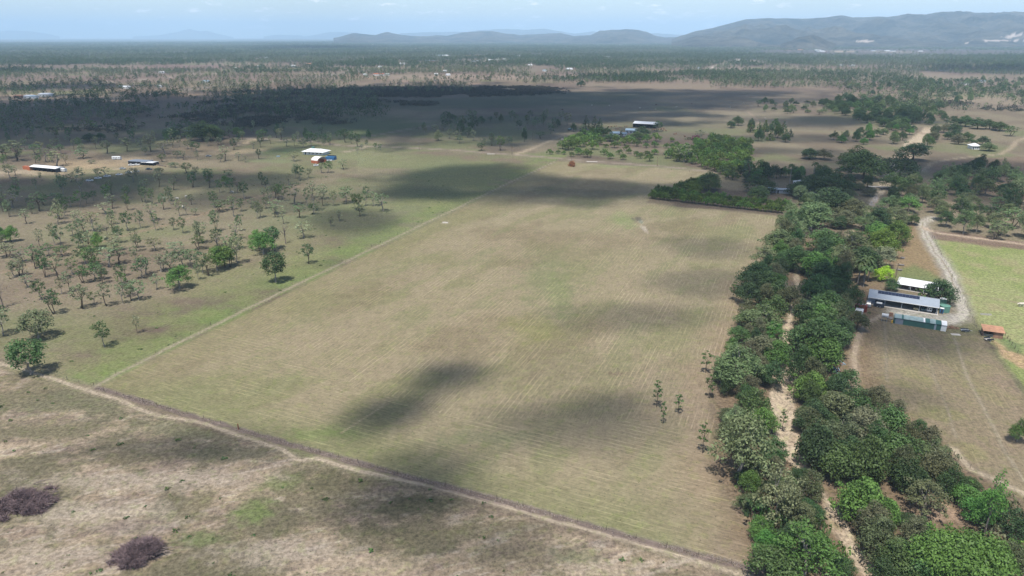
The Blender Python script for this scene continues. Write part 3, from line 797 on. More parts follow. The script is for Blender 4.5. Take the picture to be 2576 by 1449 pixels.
for i, (h, w, n, s) in enumerate([(3,2.0,9,1),(2.4,2.4,10,2)]):
    make_tree(f'bush{i}', dome_lobes(h, w, n, s, .15), .30, 2.4, .08, .5, BARKD, 110+i, up=.4)
# column pine: stacked shrinking whorls
for i, (h, w) in enumerate([(14, 3.0), (13, 3.4)]):
    L = []
    g = np.random.default_rng(5+i)
    for k in range(11):
        t = k/10; R = w*(1-t)**.8*.72
        for q in range(5 if t < .8 else 2):
            a = q*2*pi/5+k*1.1+g.random()*.4; L.append((cos(a)*R, sin(a)*R, h*(.12+.86*t), w*.32*(1.15-t*.8), w*.22*(1.1-t*.5)))
    make_tree(f'pine{i}', L, .4, 2.4, .25, h*.93, BARKD, 120+i, twigs=False)
L = [(random.uniform(-.25, .25), random.uniform(-.25, .25), 1.5+k*1.02, .62-.02*k, .75) for k in range(11)]
make_tree('column', L, .28, 2.8, .15, 11, BARKD, 130, twigs=False)
# bare dead tree
def dead_mesh(seed, h=11, w=3.5, n=16, mat_=None):
    g = np.random.default_rng(seed); mb = MB()
    mb.tube(limb_path((0, 0, -.2), (g.normal()*.5, g.normal()*.5, h*.7), g, .06, 5), [.26, .22, .18, .13, .06], 6)
    for k in range(n):
        z = h*(.3+.45*g.random()); a = g.random()*2*pi; R = w*(.5+.5*g.random()); top = z+h*(.12+.28*g.random())
        P = limb_path((0, 0, z), (cos(a)*R, sin(a)*R, top), g, .16, 5); mb.tube(P, [.1, .08, .06, .04, .02], 4, cap=False)
        for q in range(3):
            b = P[2+q % 3]; a2 = a+g.normal()*.9
            mb.tube(limb_path(b, b+np.array((cos(a2)*R*.35, sin(a2)*R*.35, h*.08*(1+g.random()))), g, .16, 3), [.05, .035, .015], 3, cap=False)
    return mb.me('trunk', mat_ or DEADW)
DEAD = [dead_mesh(i) for i in (1, 2, 3)]

C_GUM = [alb(*c, 1.0) for c in ((106,116,86),(96,110,78),(118,122,94),(88,104,72),(112,116,84),(100,112,84))]
C_DK = [alb(*c, 1.0) for c in ((66,90,50),(60,84,48),(76,98,54),(60,82,50))]
C_GRN = [alb(*c, 1.0) for c in ((82,118,56),(90,122,58),(74,110,52))]
C_OLV = [alb(*c, 1.0) for c in ((102,120,78),(110,124,86),(96,114,74))]
C_BRN = [alb(*c, 1.0) for c in ((92,96,66),(98,100,74),(84,92,62))]
C_MNG = [alb(*c, 1.0) for c in ((84,112,48),(92,118,48),(78,104,44))]
C_LIME = [alb(148,178,52, 1.0)]
def sc3(c, k): return tuple(min(.9, v*k) for v in c)

TREES = []
def tree(name, proto, x, y, h, w=None, color=(.1, .12, .06), label=None, cat='tree', group=None, rz=None, z=0.0):
    """proto scaled to height h (m) and crown radius w (m), standing at world (x,y)"""
    tm, cm_, H0, W0 = PROTO[proto]
    r = empty(name, (x, y, z), random.uniform(0, 2*pi) if rz is None else rz, label, cat, group)
    kz = h/H0; kw = (w/W0) if w else kz
    r.scale = (kw, kw, kz)
    link('trunk', tm, r); link('crown', cm_, r, color=color)
    TREES.append((x, y, r))
    return r
ONES = 'zeroth first second third fourth fifth sixth seventh eighth ninth tenth eleventh twelfth thirteenth fourteenth fifteenth sixteenth seventeenth eighteenth nineteenth'.split()
TENS = {2: 'twent', 3: 'thirt', 4: 'fort', 5: 'fift', 6: 'sixt', 7: 'sevent', 8: 'eight', 9: 'ninet'}
def ordinal(n):
    if n < 20: return ONES[n]
    if n > 99: return 'hundred-and-'+ordinal(n-100)
    t, o = divmod(n, 10)
    return TENS[t]+('ieth' if o == 0 else 'y-'+ONES[o])
def adj(h, c):
    s = 'tall' if h > 13.5 else 'medium' if h > 9 else 'small'
    return s
CN = {}
for L_, nm_ in ((C_GUM, 'grey-green'), (C_DK, 'dark green'), (C_GRN, 'bright green'), (C_OLV, 'olive green'), (C_BRN, 'brownish'), (C_MNG, 'glossy green')):
    for c_ in L_: CN[c_] = nm_

# ------------------------------------------------------------------ paddock gums on the left: placed from the photograph
def Z1(a, b): return a/3, 563.5+b/3
def Z2(a, b): return a/3, 254.9+b/3
def Z5(a, b): return 644+a/4, 268.3+b/4
G = []
SOLO = {  # prominent lone trees with labels of their own
 (235,1135): 'large round-crowned gum over the corner where the dirt path meets the field fence', (290,865): 'spreading grey gum with several stems behind the big corner gum',
 (25,840): 'sparse half-bare gum beside the grey multi-stemmed gum', (790,930): 'lone dark lollipop-shaped tree standing in the green grass strip', (1040,825): 'thin sapling standing just behind the lone lollipop tree',
 (2082,440): 'dense dark tree beside the long fence line halfway up the field', (2330,300): 'small dark tree standing just behind the dense fence line tree', (1355,490): 'broad bright green tree at the front edge of the gum woodland',
 (410,680): 'leaning gum with stacked crowns behind the grey multi-stemmed gum'}
for t in [(235,1135,868,250,1),(290,865,645,225,0),(25,840,620,150,0),(790,930,728,125,1),(1040,825,685,60,0),(2082,440,205,165,1),(2330,300,142,90,1),(410,680,490,125,1),
 (620,640,450,125,0),(710,610,505,72,1),(805,620,440,115,0),(930,600,440,80,0),(990,580,440,70,0),(1045,575,415,120,0),(1355,490,315,215,2),(1185,495,370,70,0),(945,555,350,85,1),(525,515,350,80,0),(465,530,400,60,0),
 (215,480,380,90,0),(75,415,360,40,0),(270,340,150,100,0),(300,330,160,80,0),(350,345,250,60,1),(110,400,280,90,0),(150,390,250,100,0),(630,445,310,100,1),(720,430,290,120,1),(795,415,330,60,1),(545,380,250,90,1),
 (370,240,140,90,1),(1075,405,250,130,1),(1215,360,220,110,0),(1240,350,230,110,0),(1300,400,200,120,0),(1100,380,230,90,0),(1500,420,290,60,0),(1530,370,200,100,1),(1575,390,220,120,0),(1640,350,165,150,2),(1700,330,160,160,2),(1735,325,170,120,1),
 (1795,300,80,110,0),(1990,230,60,170,2),(1955,200,40,120,2),(2055,190,20,130,1),(2070,200,15,110,1),(1790,190,60,105,1),(180,290,170,120,0),(700,330,160,140,1),(820,320,170,140,0),(900,300,150,120,0),(640,300,165,130,1),(940,390,300,60,0),
 (1380,320,190,140,0),(1450,330,180,120,0),(60,250,140,150,0),(20,140,20,70,2),(860,200,60,130,0),(740,180,60,100,2),(470,240,160,110,1),(1040,180,80,70,1),(1170,200,100,120,0),(1330,230,130,130,0),(1500,190,80,110,1)]:
    x, y = Z1(t[0], t[1]); G.append((x, y, Z1(0, t[2])[1], t[3]/3, t[4], SOLO.get((t[0], t[1]))))
for t in [(2480,540,445,75,1),(2265,595,480,78,1),(2425,540,460,40,0),(2330,580,500,60,0),(2220,450,375,85,0),(1955,435,355,42,1),(1910,360,300,45,0),(2350,340,230,95,1),(2400,310,230,60,1),(2290,350,280,65,0),(2165,340,270,50,0),(2120,290,200,60,0),
 (2445,340,280,30,0),(2485,320,270,30,0),(1850,460,405,40,0),(1800,450,380,50,0),(1665,460,390,55,0),(1700,450,330,75,0),(1490,445,370,35,0),(1225,455,395,65,1),(1385,440,370,50,0),(1340,430,370,65,0),(1250,400,300,85,0),(1785,340,270,50,0),(1650,330,270,60,0),
 (1480,380,300,75,1),(1420,360,290,70,0),(1065,365,270,60,0),(1140,380,240,95,0),(960,380,270,90,0),(810,395,290,80,0),(1325,500,460,60,1),(1410,540,460,85,1),(1290,495,460,60,1),(1215,555,500,50,1),(1190,545,500,50,1),(1575,610,500,90,0),(1480,590,490,60,0),(1730,590,510,75,0),(1700,620,560,60,2),
 (1335,600,540,42,0),(1010,610,500,95,0),(1100,690,580,75,0),(480,700,550,85,0),(535,610,545,60,0),(310,600,535,28,1),(615,700,500,85,0),(75,580,470,75,0),(115,560,480,60,0),(300,830,680,115,0),(430,760,690,130,0),(100,800,670,135,0),(200,925,810,75,0),(440,925,800,105,0),
 (580,910,820,85,0),(965,975,825,95,1),(85,1060,935,110,2),(550,1015,920,85,0),(855,985,860,85,0),(700,980,830,145,0),(1150,775,650,50,1),(960,730,640,60,1),(1280,755,635,60,0),(840,705,590,55,0),(1355,865,730,60,0),(1410,860,760,40,0),(1445,780,700,50,0),(1470,860,805,55,0),
 (1845,735,600,75,1),(1990,735,650,45,0),(2080,730,620,85,0),(2225,780,610,125,0),(2370,830,640,95,0),(2440,740,620,95,0),(2520,790,670,60,0),(2500,945,865,42,0),(2565,905,820,50,0),(1660,830,740,125,0),(1750,820,710,60,0),(1820,830,730,65,1),(1900,800,730,65,0),
 (2090,850,740,110,0),(2260,880,770,95,0),(2290,1030,900,130,0),(1160,900,760,100,0),(800,850,760,110,0),(690,470,440,60,1),(600,560,490,60,0),(750,580,500,60,0),(800,560,490,70,0),(1980,300,210,90,1),(1800,265,190,90,2),(1560,300,185,110,2),(1640,280,180,90,2),(1420,270,190,110,0),(1310,280,190,110,0),
 (130,450,290,140,0),(270,400,320,90,1),(350,460,350,100,0),(430,490,370,120,0),(620,430,360,120,0),(300,380,300,70,0),(50,430,320,110,0)]:
    x, y = Z2(t[0], t[1]); G.append((x, y, Z2(0, t[2])[1], t[3]/3, t[4], None))
for t in [(905,970,800,155,0),(1000,1040,860,75,1),(1035,1050,870,90,1),(1105,1000,840,85,0),(1190,1000,850,110,0),(1285,1055,870,135,0),(755,1205,1105,52,0),(840,1145,1035,50,0),(880,630,530,95,0),(655,670,570,42,0),(1250,440,370,45,1),(1200,430,360,40,1),(1020,475,390,35,0),(1065,440,370,30,0),(1115,410,325,36,0)]:
    x, y = Z5(t[0], t[1]); G.append((x, y, Z5(0, t[2])[1], t[3]/4, t[4], None))
# further gums fill the same woodland between the placed ones
def fillpoly(poly, n, hmin, hmax, kinds, tries=40, mind=12):
    out = []; k = 0
    w = W(poly); x0, x1 = min(p[0] for p in w), max(p[0] for p in w); y0, y1 = min(p[1] for p in w), max(p[1] for p in w)
    while len(out) < n and k < n*tries:
        k += 1
        X, Y = random.uniform(x0, x1), random.uniform(y0, y1)
        if not inpoly(np.array(X), np.array(Y), w): continue
        if any((X-a)**2+(Y-b)**2 < mind*mind for a, b, *_ in out): continue
        out.append((X, Y, random.uniform(hmin, hmax), random.choice(kinds)))
    return out
GW = [(at(g[0], g[1])[0], at(g[0], g[1])[1]) for g in G]
zones = [([(0,345),(0,428),(60,420),(250,410),(250,360),(120,345)], 26, 9), ([(280,325),(300,372),(640,372),(900,368),(900,345),(640,328)], 38, 10), ([(0,640),(560,640),(620,560),(740,540),(760,500),(600,480),(0,520)], 46, 8), ([(0,720),(60,790),(380,700),(640,655),(600,600),(0,620)], 26, 8), ([(640,600),(980,530),(980,490),(760,480),(640,540)], 12, 7),
         ([(0,470),(150,470),(620,470),(780,440),(700,520),(0,560)], 24, 9), ([(270,380),(640,330),(900,345),(900,370),(640,375),(420,400)], 16, 12), ([(0,320),(100,320),(230,360),(200,425),(0,430)], 14, 12)]
FILL = []
for poly, n, md in zones: FILL += fillpoly(poly, n, 7, 13, (0, 0, 0, 1, 1), mind=md)
NG = 0
gum_list = []
for (x, y, yt, wpx, kind, lb) in G:
    p = at(x, y); h = hgt(x, y, yt)
    gum_list.append([p[0], p[1], h, wpx*mpp(x, y)/2*1.08, kind, lb])
for (X, Y, h, k) in FILL:
    if any((X-a)**2+(Y-b)**2 < 36 for a, b in GW): continue
    gum_list.append([X, Y, h, random.uniform(2.0, 3.6), k, None])
def band_label(lst, where, noun, group, name='gum_tree'):
    """number unlabelled trees from left to right as they are seen, for labels that single each out"""
    un = [g for g in lst if not g[5]]
    un.sort(key=lambda g: project((g[0], g[1], 0))[0])
    for i, g in enumerate(un): g[5] = f'{adj(g[2], 0)} {g[6]} {noun}, {ordinal(i+1)} from left {where}'; g[7] = group
for g in gum_list:
    c = random.choice(C_GUM if g[4] == 0 else C_DK if g[4] == 1 else C_GRN)
    g += [CN[c], 'gum trees scattered over the left paddock', c]
    g[6], g[7] = g[6], g[7]
bands = [(-1, 330, 'at the back of the paddock'), (330, 375, 'between dirt driveway and back road'), (375, 410, 'in the band around the long shed'), (410, 445, 'just before the parked cars'),
         (445, 490, 'in the shade behind the track'), (490, 530, 'in the thin middle band'), (530, 570, 'along the curved dirt track'), (570, 605, 'just before the curved track'), (605, 650, 'in the thick middle band'),
         (650, 700, 'in the second band from front'), (700, 1000, 'in the front band')]
for lo, hi, wh in bands:
    sub = [g for g in gum_list if lo <= project((g[0], g[1], 0))[1] < hi]
    band_label(sub, wh, 'gum', 'gum trees scattered over the left paddock')
for g in gum_list:
    i = random.randrange(7) if g[4] == 0 else random.choice((0, 2, 5, 6))
    pr = f'gum{i}' if g[4] < 2 else random.choice(('gum5', 'dense2', 'gum6'))
    if g[5].startswith('dense dark tree'): pr = 'biggum'
    if g[5].startswith('lone dark lolli'): pr = 'gum6'
    if g[5].startswith('broad bright'): pr = 'dense1'
    if g[5].startswith('large round-crowned'): pr = 'biggum'
    if g[5].startswith('spreading grey'): pr = 'biggum2'
    if g[4] == 2: pr = random.choice(('dense2', 'river0', 'dense0'))
    tree('gum_tree', pr, g[0], g[1], g[2], max(1.3, g[3]), sc3(g[8], 1.18), g[5], 'tree', g[7])
# bare dead trees in the paddock
for i, (x, y, yt, lb) in enumerate([(718,613,560,'white dead tree with bent bare limbs by the green gum clump'),(270,590,560,'bare white dead tree in the middle of the gum woodland'),(597,486,440,'grey bare tree with fine branches in the shaded band'),(120,404,375,'bare dead tree behind the long pale-roofed shed'),(8,775,700,'bare grey tree at the picture edge beside the sparse gum')]):
    p = at(x, y); h = hgt(x, y, yt)
    r = empty('dead_tree', p, i*1.3, lb, 'dead tree'); r.scale = (h/12,)*3; link('trunk', DEAD[i % 3], r)

# ------------------------------------------------------------------ right side: creek trees. (x, y of the crown's centre, radius px, height m, proto, colour, label)
def crown_tree(name, x, y, rpx, h, proto, c, label, group=None, cat='tree', k=1.0):
    h = max(h, 1.2*rpx*mpp(x, y)*.9)*random.uniform(.88, 1.18)
    p = at(x, y, h*.62)
    return tree(name, proto, p[0], p[1], h, rpx*HC/(-ray(x, y)[2])*(1-.62*h/HC)/FP, sc3(c, k), label, cat, group)
A_, D_, B_, O_, N_ = C_OLV, C_DK, C_GRN, C_OLV, C_BRN
creek = [
 (1858,905,72,15,'river1',A_,'huge olive round-crowned tree beside two saplings on the field edge'), (1872,1105,76,16,'river0',A_,'huge olive tree with a pale trunk throwing shade on the field corner'),
 (2035,1365,84,13,'river2',C_GRN,'big yellow-green tree between the path end and the sandy creek bed'), (1950,1410,66,8,'dense2',C_DK,'low dark scrubby tree at the very bottom beside the big yellow-green tree'),
 (1965,1225,62,13,'river2',C_GUM,'grey-green gum leaning over the creek bed with white limbs'), (1905,1275,42,6,'bush0',C_DK,'dense low bush below the huge pale-trunked tree'), (2020,1285,45,7,'dense0',C_BRN,'brownish bush beside the narrow sandy bend'),
 (1908,792,58,12,'river2',C_OLV,'olive gum with open crown standing clear of the creek belt'), (1942,770,44,12,'dense0',C_DK,'dark tree right behind the olive open-crowned gum'), (1925,865,50,7,'dense2',C_BRN,'low brown-green thicket tree above the huge round crown'),
 (1955,880,44,9,'dense1',C_GRN,'mid-green tree on the left bank across from the tall deep-green tree'), (1940,930,38,8,'dense3',C_DK,'dark rounded tree on the left bank above the open sand'), (1905,1010,46,9,'dense0',C_DK,'dark green tree between the two huge olive crowns'), (1925,1050,40,8,'dense1',C_GRN,'green tree leaning to the sand between the huge olive crowns'),
 (1850,1045,34,9,'river1',C_OLV,'olive tree directly behind the huge pale-trunked tree'), (1900,685,50,12,'dense1',C_DK,'dark tree bulging into the field halfway along the creek belt'), (1930,640,44,12,'river2',C_OLV,'olive crown at the field edge above the dark bulging tree'), (1955,600,46,13,'river0',C_OLV,'tall grey-olive tree at the corner where the hedge ends'),
 (2045,535,58,15,'river0',C_OLV,'tall grey-olive tree standing over the end of the hedge'), (2000,640,46,11,'dense1',C_DK,'dark crown between the sandy slit and the field'), (1945,710,44,11,'dense3',C_DK,'dark crown left of the narrow sandy slit'), (1880,730,34,11,'dense0',C_DK,'dark crown at the field edge above the open-crowned gum'), (1985,740,32,10,'dense2',C_BRN,'brown tinged crown beside the narrow sandy slit'),
 (2052,835,74,14,'dense1',C_DK,'tall deep-green domed tree towering over the creek'), (2070,880,50,13,'broad',C_GRN,'bright green leafy crown in front of the deep-green dome'), (2038,962,44,9,'broad',C_GRN,'bright green bushy crown beside the open sandy bed'), (2015,905,40,12,'dense0',C_DK,'dark crown overhanging the black shade by the sand'),
 (2110,1010,54,9,'dense2',C_BRN,'brown-green crown above the dark grove'), (2045,1040,50,9,'dense3',C_DK,'dark brownish crown on the right bank by the fallen sapling'), (2160,1010,46,9,'dense0',C_DK,'rounded dark crown at the mown yard corner'), (2205,1020,32,6,'river1',C_BRN,'sparse yellowish bush at the mown yard corner'),
 (2060,1110,58,10,'broad',C_DK,'dark leafy crown overhanging the right edge of the sand'), (2120,1075,50,11,'river1',C_GUM,'grey-green crown amid the dark grove'), (2180,1070,52,12,'river0',C_GUM,'pale grey-green crown beside the mown yard'), (2240,1050,46,9,'broad',C_DK,'dark leafy crown against the mown yard'), (2310,1075,26,6,'dense1',C_DK,'small round dark tree poking out into the mown yard'),
 (2120,1150,58,10,'broad',C_DK,'dark leafy crown in the middle of the grove'), (2190,1140,56,11,'broad',C_DK,'broad dark crown behind the bright green dome'), (2265,1120,56,10,'broad',C_DK,'broad dark crown toward the yard side of the grove'), (2345,1130,50,10,'river1',C_OLV,'yellow-olive crown at the yard edge of the grove'), (2290,1185,50,9,'broad',C_DK,'dark crown behind the grey-brown tree'),
 (2168,1245,62,12,'broad',C_GRN,'bright green domed tree beside the narrow sand strip'), (2235,1285,36,8,'broad',C_GRN,'small bright green crown right of the bright dome'), (2335,1235,60,11,'river2',C_BRN,'grey-brown tree with thin foliage among dark crowns'), (2395,1200,34,8,'dense3',C_DK,'dark crown between the grey-brown tree and the fence'),
 (2215,1345,60,9,'dense0',C_BRN,'dark olive tree over the clearing edge'), (2270,1400,60,9,'dense3',C_DK,'dark tree at the bottom beside the flat green canopy'), (2195,1300,42,8,'dense2',C_BRN,'dusky crown just below the bright domed tree'), (2300,1330,36,7,'river0',C_BRN,'grey-olive shrub tree bordering the bare clearing'),
 (2425,1400,112,9,'umbrella',C_GRN,'very wide flat bright green canopy at the bottom edge'), (2430,1235,44,6,'dense2',C_GRN,'green bush along the fence corner'), (2470,1280,40,6,'dense1',C_GRN,'green bush behind the tall straight gum'), (2505,1245,36,14,'river2',C_GRN,'tall straight gum with a bare white trunk near the corner'),
 (2560,1310,44,7,'dense0',C_DK,'dark bush at the picture edge beyond the tall straight gum'), (2555,1390,40,6,'dense2',C_BRN,'brown-green bush at the picture edge beside the flat canopy'), (2235,1440,56,8,'dense0',C_DK,'dark crown cut by the bottom edge beside the creek sand'), (2568,1075,26,8,'river1',C_GRN,'green tree cut by the picture edge beside the mown yard'),
 (2080,600,46,12,'dense1',C_DK,'dark crown just beyond the hedge end'), (2125,640,46,12,'river1',C_OLV,'olive crown among the dark creek canopy'), (2060,655,46,12,'broad',C_GRN,'green crown under the grey-olive giants'), (2105,700,44,11,'dense3',C_DK,'dark crown beside the palm clump'), (2055,715,42,12,'broad',C_DK,'leafy dark crown right of the sandy slit'),
 (2035,780,46,12,'dense0',C_DK,'dark crown behind the tall deep-green dome'), (2095,760,54,13,'dense1',C_DK,'black-green crown in the cloud shade by the red container'), (2108,782,40,10,'dense3',C_BRN,'dusky spreading crown over the white container'), (2140,742,32,10,'dense2',C_DK,'dark crown touching the big machinery shed'), (2065,790,40,10,'broad',C_GRN,'fresh green crown in front of the black-green tree'),
 (2150,600,46,12,'river2',C_BRN,'dusky crown over the upper creek'), (2225,600,44,12,'dense1',C_MNG,'rounded mango tree over the stacked logs'), (2262,575,40,12,'dense0',C_MNG,'dark rounded mango tree at the bend of the drive'), (2222,640,40,9,'river0',C_GUM,'pale willowy gum behind the lime-green tree'), (2180,640,42,12,'dense2',C_DK,'dark crown behind the palm clump'),
 (2120,545,40,10,'dense0',C_BRN,'dull green thicket crown across from the hedge end'), (2175,550,36,10,'river1',C_OLV,'light olive crown beside the rocky pool'), (2100,495,60,9,'dense3',C_DK,'wide dark green crown beyond the farm shed'), (2145,520,42,8,'dense1',C_BRN,'wide dusky crown beside the white-water creek bend'),
 (2222,682,26,8,'dense2',C_LIME,'vivid lime-green round tree next to the white-roofed house'), (2367,722,44,10,'dense0',C_DK,'dark round tree hiding the end of the white-roofed house'), (2330,735,24,5,'bush0',C_DK,'dark shrub in front of the white-roofed house'), (2246,712,22,6,'river1',C_DK,'slim dark tree at the corner of the white-roofed house'), (2381,805-65,18,4,'bush1',C_DK,'small bush behind the green water tank'),
 (2178,405,56,15,'dense1',C_DK,'giant dark fig tree on the left bank upstream'), (2150,390,44,13,'dense3',C_DK,'dark fig crown on the outer side of the giant fig'), (2270,410,50,14,'dense0',C_DK,'large dark tree on the right bank across from the giant fig'), (2300,375,40,16,'dense6',C_DK,'pointed dark tree at the head of the right bank'), (2255,450,34,12,'dense3',C_DK,'dark tree leaning to the road crossing on the right bank'),
 (2110,455,44,12,'dense0',C_DK,'dark crown at the garden side of the giant fig'), (2075,430,26,12,'river1',C_DK,'black-green upright tree behind the tall palms'), (2045,455,36,10,'dense1',C_DK,'dark garden tree between the tall palms and the fig'), (2010,470,34,8,'dense2',C_DK,'spreading dark tree hiding the small farmhouse'), (1915,455,38,12,'dense0',C_DK,'dark garden tree behind the long grey farm shed'),
 (1910,480,32,9,'dense3',C_DK,'dark rounded tree at the end of the grey farm shed'), (1922,478,12,7,'column',C_OLV,'narrow pale conical tree in front of the farm shed'), (1785,450,36,10,'dense1',C_DK,'dark round tree where the far road meets the grove'), (1745,466,24,7,'dense0',C_MNG,'round tree at the back corner of the hedge'), (1880,425,14,16,'column',C_DK,'tall dark column tree rising over the hedge of mangoes'),
 (2260,540,36,12,'river2',C_OLV,'light green gum over the road crossing'), (2245,505,34,11,'river1',C_OLV,'pale gum crown just below the low bridge'), (2210,540,34,11,'dense0',C_DK,'dark tree below the low bridge'), (2205,575,30,9,'dense2',C_GRN,'leafy green tree by the rocky pool'), (2290,510,34,9,'river0',C_GRN,'bright green tree beside the low bridge'),
]
for (x, y, r, h, pr, C_, lb) in creek:
    crown_tree('creek_tree', x, y, r, h, pr, random.choice(C_), lb, 'trees along the dry creek')
# under-storey filling the belts
def belt(poly, n, hr, wr, protos, cols, where, noun, name, group, mind=5, cat='tree', k=1.0):
    L = fillpoly(poly, n, hr[0], hr[1], [0], mind=mind)
    L = [l_ for l_ in L if bed_clear(l_[0], l_[1], wr[1]*.6)]
    L.sort(key=lambda q: project((q[0], q[1], 0))[0])
    for i, (X, Y, h, _) in enumerate(L):
        c = random.choice(cols)
        h *= random.choice((.75, .9, 1, 1, 1.15, 1.3))
        tree(name, random.choice(protos), X, Y, h, random.uniform(*wr), sc3(c, k), f'{adj(h, 0)} {CN[c]} {noun}, {ordinal(i+1)} from left {where}', cat, group)
BW = [(at(x, y)[0], at(x, y)[1], r*mpp(x, y)) for x, y, r in BEDPTS]
KEEP = [(*at(2160, 778)[:2], 9), (*at(2160, 792)[:2], 8), (*at(2190, 774)[:2], 7), (*at(2185, 745)[:2], 7), (*at(2205, 760)[:2], 8)]
def bed_clear(X, Y, m):
    if any(math.hypot(X-a, Y-b) < r+m*.6 for a, b, r in KEEP): return False
    v = project((X, Y, 0))[1]
    best = 1e9
    for (x1, y1, r1), (x2, y2, r2) in zip(BW[:-1], BW[1:]):
        dx, dy = x2-x1, y2-y1
        t = min(1, max(0, ((X-x1)*dx+(Y-y1)*dy)/(dx*dx+dy*dy)))
        best = min(best, math.hypot(X-x1-t*dx, Y-y1-t*dy)-(r1+(r2-r1)*t))
    return best > m*.6
DN, DC = ('dense0', 'dense1', 'dense2', 'dense3', 'dense4', 'dense5', 'dense6'), C_DK+C_BRN+C_GRN[:1]
belt([(1985,600),(1920,700),(1880,770),(1960,770),(1990,700),(2000,640)], 16, (8, 12), (3.4, 4.8), DN, DC, 'between field and sandy slit', 'creek tree', 'creek_tree', 'trees along the dry creek', 6)
belt([(1880,790),(1810,940),(1830,1100),(1850,1200),(1950,1180),(1930,1090),(1940,960),(1960,860)], 26, (5, 9), (2.6, 4), DN, DC, 'near the two huge olive trees', 'creek tree', 'creek_tree', 'trees along the dry creek', 5)
belt([(1850,1180),(1880,1320),(1940,1449),(2130,1449),(2060,1320),(2010,1200)], 34, (3, 7.5), (2.2, 3.6), ('bush0', 'bush1', 'dense2', 'dense5', 'river1'), DC+C_OLV, 'below the huge pale-trunked tree', 'bush', 'creek_bush', 'bushes along the dry creek', 4, 'bush')
belt([(2020,700),(2010,820),(2000,900),(2120,950),(2190,800),(2150,720),(2190,640),(2120,600),(2060,620)], 30, (8, 12), (3.6, 5.2), DN, C_DK+C_BRN, 'between sandy slit and machinery shed', 'creek tree', 'creek_tree', 'trees along the dry creek', 7)
belt([(2020,960),(2010,1100),(2040,1180),(2180,1240),(2400,1230),(2380,1150),(2200,1010)], 26, (6, 9), (3, 4.6), DN+('broad',), C_DK+C_BRN, 'in the grove beside the yard', 'creek tree', 'creek_tree', 'trees along the dry creek', 5)
belt([(2190,1280),(2230,1380),(2290,1500),(2400,1500),(2330,1400),(2260,1290)], 10, (3, 7), (2.2, 4), DN+('bush0',), C_DK+C_BRN, 'right of the lowest sand bend', 'creek tree', 'creek_tree', 'trees along the dry creek', 5)
belt([(2400,1210),(2450,1300),(2576,1449),(2660,1449),(2640,1350),(2560,1290)], 16, (2, 4.5), (1.8, 3.2), ('bush0', 'bush1', 'dense2'), C_DK+C_GRN+C_BRN, 'on the slope below the yard', 'bush', 'creek_bush', 'bushes along the dry creek', 4, 'bush')
belt([(2000,500),(2010,560),(2180,600),(2210,520),(2200,470),(2060,440)], 34, (7, 11), (4, 5.6), DN, C_DK+C_BRN+C_OLV, 'between hedge end and low bridge', 'creek tree', 'creek_tree', 'trees along the dry creek', 9)
belt([(2210,520),(2180,600),(2280,590),(2330,500),(2300,450)], 22, (6, 11), (3.4, 5), DN+('river1',), C_DK+C_OLV+C_BRN, 'on the bank below the bridge', 'creek tree', 'creek_tree', 'trees along the dry creek', 8)
belt([(1890,440),(1890,470),(2060,475),(2110,440),(1980,425)], 16, (5, 9), (3, 4.4), DN, C_DK+C_GRN, 'around the hidden farmhouse', 'garden tree', 'garden_tree', 'garden trees of the hidden farmhouse', 8)
# wood beyond the drive (olive gums)
belt([(2350,470),(2345,540),(2390,590),(2576,612),(2760,640),(2760,520),(2576,470),(2480,440),(2400,440)], 80, (9, 14), (4.6, 6.6), ('river0', 'river1', 'river2', 'gum5'), C_OLV+C_OLV+C_DK, 'in the wood beyond the drive', 'gum', 'woodland_gum', 'gums of the wood beyond the gravel drive', 9)
belt([(2420,440),(2560,470),(2500,420),(2420,410)], 7, (10, 12), (4.5, 6), ('dense0', 'dense1'), C_DK, 'behind the olive wood', 'tree', 'woodland_tree', None, 9)
# upper creek, far banks
belt([(2090,345),(2090,362),(2240,375),(2330,340),(2290,320)], 22, (6, 10), (4, 6.5), ('dense0', 'dense1', 'dense3', 'river1'), C_DK+C_OLV+C_GRN, 'in the line above the fig', 'tree', 'creek_tree', 'trees along the dry creek', 12)
belt([(2330,345),(2330,370),(2430,365),(2440,340),(2360,325)], 12, (8, 11), (5, 7.5), ('dense0', 'dense3'), C_DK+C_BRN, 'in the clump before the cottage', 'tree', 'paddock_tree', None, 14)
belt([(2050,262),(2100,280),(2180,310),(2280,330),(2330,300),(2240,258)], 84, (8, 13), (6, 9), ('dense0', 'dense1', 'dense3'), C_DK, 'in the far creek thicket', 'tree', 'creek_tree', 'trees along the dry creek', 16)
belt([(1870,328),(1900,358),(1990,362),(2000,345),(1960,325)], 14, (9, 13), (4, 6), ('dense0', 'dense1', 'pine0'), C_DK+C_MNG, 'behind the mango plantation', 'tree', 'paddock_tree', None, 12)
